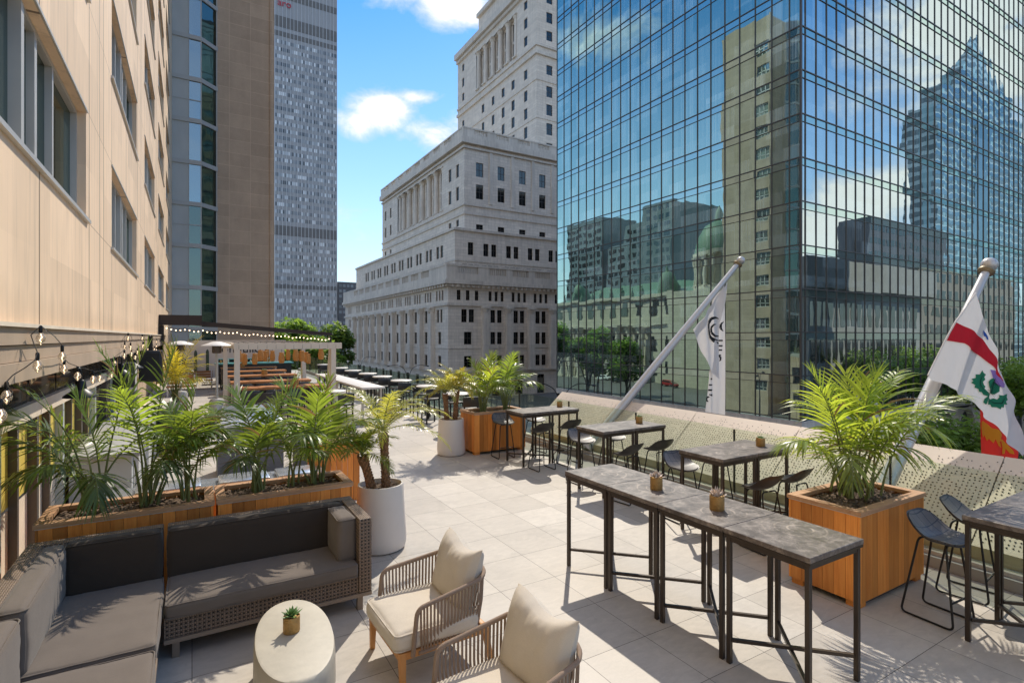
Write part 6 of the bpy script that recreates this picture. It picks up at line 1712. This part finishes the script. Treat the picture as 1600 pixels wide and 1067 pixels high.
succulent_pot("succulent_pot", "small gold pot on the farthest orange communal table", 2.2, 30.3, 1.06, .11, .2, 2, 11)
# dark bar chairs
bc = thing("bar_chair", "dark square backed bar chair nearest the camera at the first orange table", "bar chair", (2.65, 16.9, 0), 0, "dark bar chairs at the communal tables")
m = MB(); m.box(-.22, .22, -.21, .21, .70, .75); m.build("seat", M["black_shell"], bc, bev=.01)
m = MB(); m.box(-.23, .23, -.235, -.20, .78, 1.04); m.build("backrest", M["black_shell"], bc, bev=.01)
for x in (-.19, .19):
    for y in (-.18, .18):
        m = MB(); m.bar((x, y, .70), (x * 1.1, y * 1.15, 0), .035); m.build("leg", M["black_metal"], bc)
    MB().bar((x, -.2, .74), (x, -.22, .80), .03).build("back_post", M["black_metal"], bc)
m = MB(); m.bar((-.2, .19, .28), (.2, .19, .28), .02); m.build("footrest", M["black_metal"], bc)
ordn = ["first", "second", "third", "fourth", "fifth"]
for i, y in enumerate((17.85, 20.4, 23.6, 26.8, 30.3)):
    for j in range(4):
        for s in (-1, 1):
            x = 1.45 + j * .6
            if i == 0 and s == -1 and j == 2: continue
            dup(bc, (x, y + s * .78, 0), 0 if s < 0 else math.pi, "%s side dark bar chair at the %s orange table, %s from left" % ("near" if s < 0 else "far", ordn[i], ordn[j]))
# white tables on the right side
wt = thing("long_table", "long off white high table standing lengthwise right of the pergola", "table", (4.7, 19.5, 0))
m = MB(); m.box(-.35, .35, -3.5, 3.6, 1.0, 1.06); m.build("tabletop", M["white_top"], wt, bev=.01)
for x in (-.28, .28):
    for y in (-3.3, 0, 3.4): m = MB(); m.box(x - .03, x + .03, y - .03, y + .03, 0, .999); m.build("leg", M["alu"], wt)
rt = thing("round_table", "nearest round off white high table on the far right, behind the shaggy palms", "table", (6.15, 13.2, 0), 0, "round white high tables along the railing")
m = MB(); m.lathe([(.01, 1.02), (.36, 1.02), (.375, 1.035), (.375, 1.05), (.36, 1.06), (.01, 1.06)], 28, caps=False); m.build("tabletop", M["white_top"], rt, smooth=True)
m = MB(); m.tube([(0, 0, .02), (0, 0, 1.02)], .035, 10); m.build("pedestal", M["black_metal"], rt)
m = MB(); m.lathe([(.26, 0), (.26, .015), (.05, .03)], 20); m.build("base", M["black_metal"], rt)
rl2 = ["second round white high table from the front", "third round white high table from the front", "fourth round white high table from the front", "fifth round white high table from the front", "sixth round white high table from the front", "seventh round white high table from the front", "farthest round white high table by the pergola post"]
rys = [15.7, 18.2, 20.4, 22.4, 24.8, 27.2, 31]
for i, y in enumerate(rys): dup(rt, (6.33, y, 0), 0, rl2[i])
dup(rt, (3.4, 15.6, 0), 0, "round grey high table beside the first orange table's right end", "round white high tables along the railing")
for i, y in enumerate([13.2] + rys):
    for s in (-1, 1):
        dup(bc, (6.25 + s * .12, y + s * .68, 0), 0 if s < 0 else math.pi, "%s side dark bar chair at the %s round white table from the front" % ("near" if s < 0 else "far", ["first", "second", "third", "fourth", "fifth", "sixth", "seventh", "last"][i]), "dark bar chairs at the round tables")
dup(bc, (3.55, 15.0, 0), 0.2, "dark bar chair standing before the round grey table by the first orange table", "dark bar chairs at the round tables")
dup(bc, (1.75, 16.3, 0), -.3, "dark bar chair at the pergola's front left post", "dark bar chairs at the communal tables")
# heaters
ht = thing("patio_heater", "mushroom patio heater with white disc top by the pergola's front left post", "patio heater", (.62, 17.7, 0), 0, "patio heaters")
m = MB(); m.lathe([(.01, 2.44), (.12, 2.43), (.40, 2.33), (.41, 2.315), (.39, 2.315), (.12, 2.40), (.01, 2.41)], 28, caps=False); m.build("reflector", M["white_paint"], ht, smooth=True)
m = MB(); m.lathe([(.11, 2.10), (.12, 2.12), (.12, 2.30), (.10, 2.34)], 16); m.build("burner", M["bronze"], ht)
m = MB(); m.tube([(0, 0, .75), (0, 0, 2.12)], .035, 10); m.build("pole", M["alu"], ht)
m = MB(); m.lathe([(.24, 0), (.24, .03), (.2, .05), (.2, .72), (.16, .78), (.04, .80)], 20); m.build("gas_cover", M["alu"], ht, smooth=True)
dup(ht, (-.32, 20.8, 0), 0, "mushroom patio heater with white disc top above the yellow palm")
# bar, back wall
bk = thing("back_wall", "cream rendered wall with dark lettering closing the far end of the terrace", "wall", (2.5, 40, 0))
MB().box(-1.28, 5.5, 40, 40.2, 0, 2.30).build("wall_panel", M["wall_cream"], bk, world=True)
lettering("lettering", "Don Julio", M["ink"], bk, (2.55, 39.98, 1.55), 0.78, (rad(90), 0, 0), .004)
br_ = thing("bar_counter", "dark bar counter with turquoise top in front of the lettered wall", "bar", (2.8, 34, 0))
MB().box(1.2, 5.0, 33.6, 34.6, 0, 1.05).build("counter_front", M["black_box"], br_, world=True)
MB().box(1.1, 5.1, 33.45, 34.7, 1.051, 1.12).build("countertop", M["teal"], br_, world=True)
MB().box(1.3, 4.2, 35.8, 36.1, 0, 1.25).build("back_shelf", M["black_box"], br_, world=True)
MB().box(1.25, 4.25, 35.7, 36.2, 1.251, 1.29).build("shelf_top", M["teal"], br_, world=True)
rb = random.Random(2)
for i in range(16):
    x = 2.5 + rb.uniform(-1.2, 1.6); y = 34.0 + rb.uniform(-.3, .4); h = rb.uniform(.16, .3)
    t = MB(); t.lathe([(.05, 0), (.05, h * .6), (.02, h * .75), (.02, h)], 8, (x, y, 1.12))
    tag(t.build("bottle", [M["white_top"], M["glow"] if False else M["lantern"], M["stainless"]][i % 3], None), "small bottle standing on the turquoise bar counter", "bottle", "bottles on the bar counter")
for i, (x, h) in enumerate([(-1.0, 1.75), (-.75, 1.95), (-.55, 1.5), (-.35, 1.2), (.2, 1.75), (.85, 1.8), (3.9, 1.6), (4.4, 1.8)]):
    r_ = .09; y = 39.5
    t = thing("cactus", "tall dark columnar cactus before the cream back wall, %s from the left" % ["first", "second", "third", "fourth", "fifth", "sixth", "seventh", "eighth"][i], "cactus", (x, y, 0), 0, "cacti along the back wall")
    m = MB(); m.lathe([(.20, 0), (.22, .35), (.2, .36), (.01, .34)], 14); m.build("pot", M["pot"], t, smooth=True)
    m = MB(); n = 16; prof = [(r_ * .8, .34), (r_, .5), (r_, h - .2), (r_ * .7, h - .06), (.01, h)]
    m.lathe(prof, n, caps=False)
    for q in range(len(m.v)):
        if q % 2: m.v[q] = V((m.v[q].x * .78, m.v[q].y * .78, m.v[q].z))
    m.build("column", M["cactus"], t)
# deck seats at the far left
for i, (x, y) in enumerate([(-.4, 27.5), (.35, 31)]):
    t = thing("deck_bench", ["orange slatted deck bench on the far walkway", "orange slatted deck bench behind the other, before the back wall"][i], "bench", (x, y, 0), 0, "orange deck benches")
    m = MB()
    for k in range(4): m.box(-.55, .55, -.3 + k * .15, -.17 + k * .15, .40, .44, 0, random.random())
    m.build("seat", M["table_wood"], t)
    m = MB()
    for k in range(3): m.box(-.55, .55, .29, .32, .5 + k * .13, .61 + k * .13, 0, random.random())
    m.build("backrest", M["table_wood"], t)
    for xx in (-.5, .5):
        for yy in (-.26, .28): MB().box(xx - .03, xx + .03, yy - .03, yy + .03, 0, .399 if yy < 0 else .9).build("leg", M["white_top"], t)

# ------------------------------------------------------------------ sky and sun
SUN_EL, SUN_AZ = rad(47), YAW + rad(8)
W = bpy.data.worlds.new("World"); SC.world = W; W.use_nodes = True
k = NT.__new__(NT); k.t = W.node_tree; k.t.nodes.clear(); k.m = None
out = k.n("ShaderNodeOutputWorld"); bg = k.n("ShaderNodeBackground"); bg.inputs["Strength"].default_value = SKY
sky = k.n("ShaderNodeTexSky"); sky.sky_type = "NISHITA"; sky.sun_disc = False
sky.sun_elevation = SUN_EL; sky.sun_rotation = SUN_AZ; sky.altitude = 50; sky.air_density = 1.0; sky.dust_density = 0.1; sky.ozone_density = 3.0
d = k.coord("Generated"); dx, dy, dz = k.sep(d)
def skydir(u, v, fx=1, fy=1):
    r = (u - 800) / 838.0; q = V((FX + RX * r, FY + RY * r, -(v - 527) / 838.0)).normalized()
    return V((q.x * fx, q.y * fy, q.z))
blobs = [(skydir(598, 168), .085, .050, 1.0), (skydir(648, 152), .07, .022, .8), (skydir(560, 190), .06, .035, .7), (skydir(685, 205), .10, .045, .75), (skydir(700, 8), .11, .045, 1.1), (skydir(640, -30), .14, .06, 1.0), (skydir(560, 330), .25, .05, .35),
         (skydir(1330, 330, 1, -1), .11, .075, 1.2), (skydir(1290, 360, 1, -1), .10, .08, 1.0), (skydir(1440, 300, 1, -1), .12, .075, 1.1), (skydir(1500, 30, 1, -1), .16, .10, 1.1), (skydir(1560, 100, 1, -1), .2, .12, 1.0), (skydir(1400, 60, 1, -1), .08, .05, .6), (skydir(1560, 250, 1, -1), .2, .12, .8),
         (skydir(1070, 470, -1, 1), .06, .04, .9), (skydir(960, 60, -1, 1), .12, .07, .5)]
tot = None
nz = k.n("ShaderNodeTexNoise"); k.link(k.scale(d, (1, 1, 1.5)), nz.inputs["Vector"]); nz.inputs["Scale"].default_value = 9; nz.inputs["Detail"].default_value = 8; nz.inputs["Roughness"].default_value = .62; nz.inputs["Distortion"].default_value = .3
big = k.noise(k.scale(d, (1, 1, 1.8)), 3.0, 4)
for c, wx, wz, a in blobs:
    s = k.vmath("SUBTRACT", d, tuple(c)); s = k.scale(s, (1 / wx, 1 / wx, 1 / wz))
    f = k.math("MULTIPLY", k.math("SUBTRACT", 1.0, k.vmath("LENGTH", s), clamp=True), a)
    tot = f if tot is None else k.math("MAXIMUM", tot, f)
m1 = k.math("ADD", tot, k.math("MULTIPLY_ADD", nz.outputs["Fac"], 1.5, -.92))
m1 = k.math("MULTIPLY", m1, k.math("GREATER_THAN", tot, 0.0001))
fac = k.ramp(m1, [(0.0, 0.0), (0.16, .28), (0.5, 1.0)])
# bright cloud added out of view, overhead and behind, to fill the shadows
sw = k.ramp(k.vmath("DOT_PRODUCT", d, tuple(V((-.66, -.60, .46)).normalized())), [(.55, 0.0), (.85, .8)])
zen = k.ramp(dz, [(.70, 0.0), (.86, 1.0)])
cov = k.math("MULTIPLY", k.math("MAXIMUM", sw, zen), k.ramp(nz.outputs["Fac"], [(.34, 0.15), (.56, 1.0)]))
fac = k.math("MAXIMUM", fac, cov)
# colour of the clouds, blue grey to white
shade = k.ramp(k.math("ADD", m1, k.math("MULTIPLY", nz.outputs["Fac"], .4)), [(.2, (.62, .68, .80)), (.75, (1.0, .99, .97))])
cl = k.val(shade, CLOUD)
sat = k.n("ShaderNodeHueSaturation"); sat.inputs["Saturation"].default_value = 1.34; sat.inputs["Value"].default_value = SKYV; k.link(sky.outputs[0], sat.inputs["Color"])
hz_ = k.ramp(dz, [(0.0, .85), (.10, .62), (.28, .32), (.52, .02)])
skyc = k.mix(hz_, sat.outputs[0], (CLOUD * .74, CLOUD * .86, CLOUD * .97))
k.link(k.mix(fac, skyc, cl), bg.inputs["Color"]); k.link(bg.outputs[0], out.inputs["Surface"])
sun = bpy.data.lights.new("sun", "SUN"); sun.energy = SUNE; sun.angle = rad(.53); sun.color = (1.0, .915, .785)
so_ = bpy.data.objects.new("sun", sun); COL.objects.link(so_)
sd_ = V((math.sin(SUN_AZ) * math.cos(SUN_EL), math.cos(SUN_AZ) * math.cos(SUN_EL), math.sin(SUN_EL)))
so_.rotation_euler = sd_.to_track_quat("Z", "Y").to_euler(); so_.location = (20, 30, 60)
SC.view_settings.view_transform = "Standard"; SC.view_settings.look = "None"; SC.view_settings.exposure = 0; SC.view_settings.gamma = 1
cy_ = SC.cycles
cy_.caustics_reflective = False; cy_.caustics_refractive = False
cy_.max_bounces = 8; cy_.diffuse_bounces = 4; cy_.glossy_bounces = 4; cy_.transparent_max_bounces = 16; cy_.transmission_bounces = 4
cy_.sample_clamp_indirect = 6.0
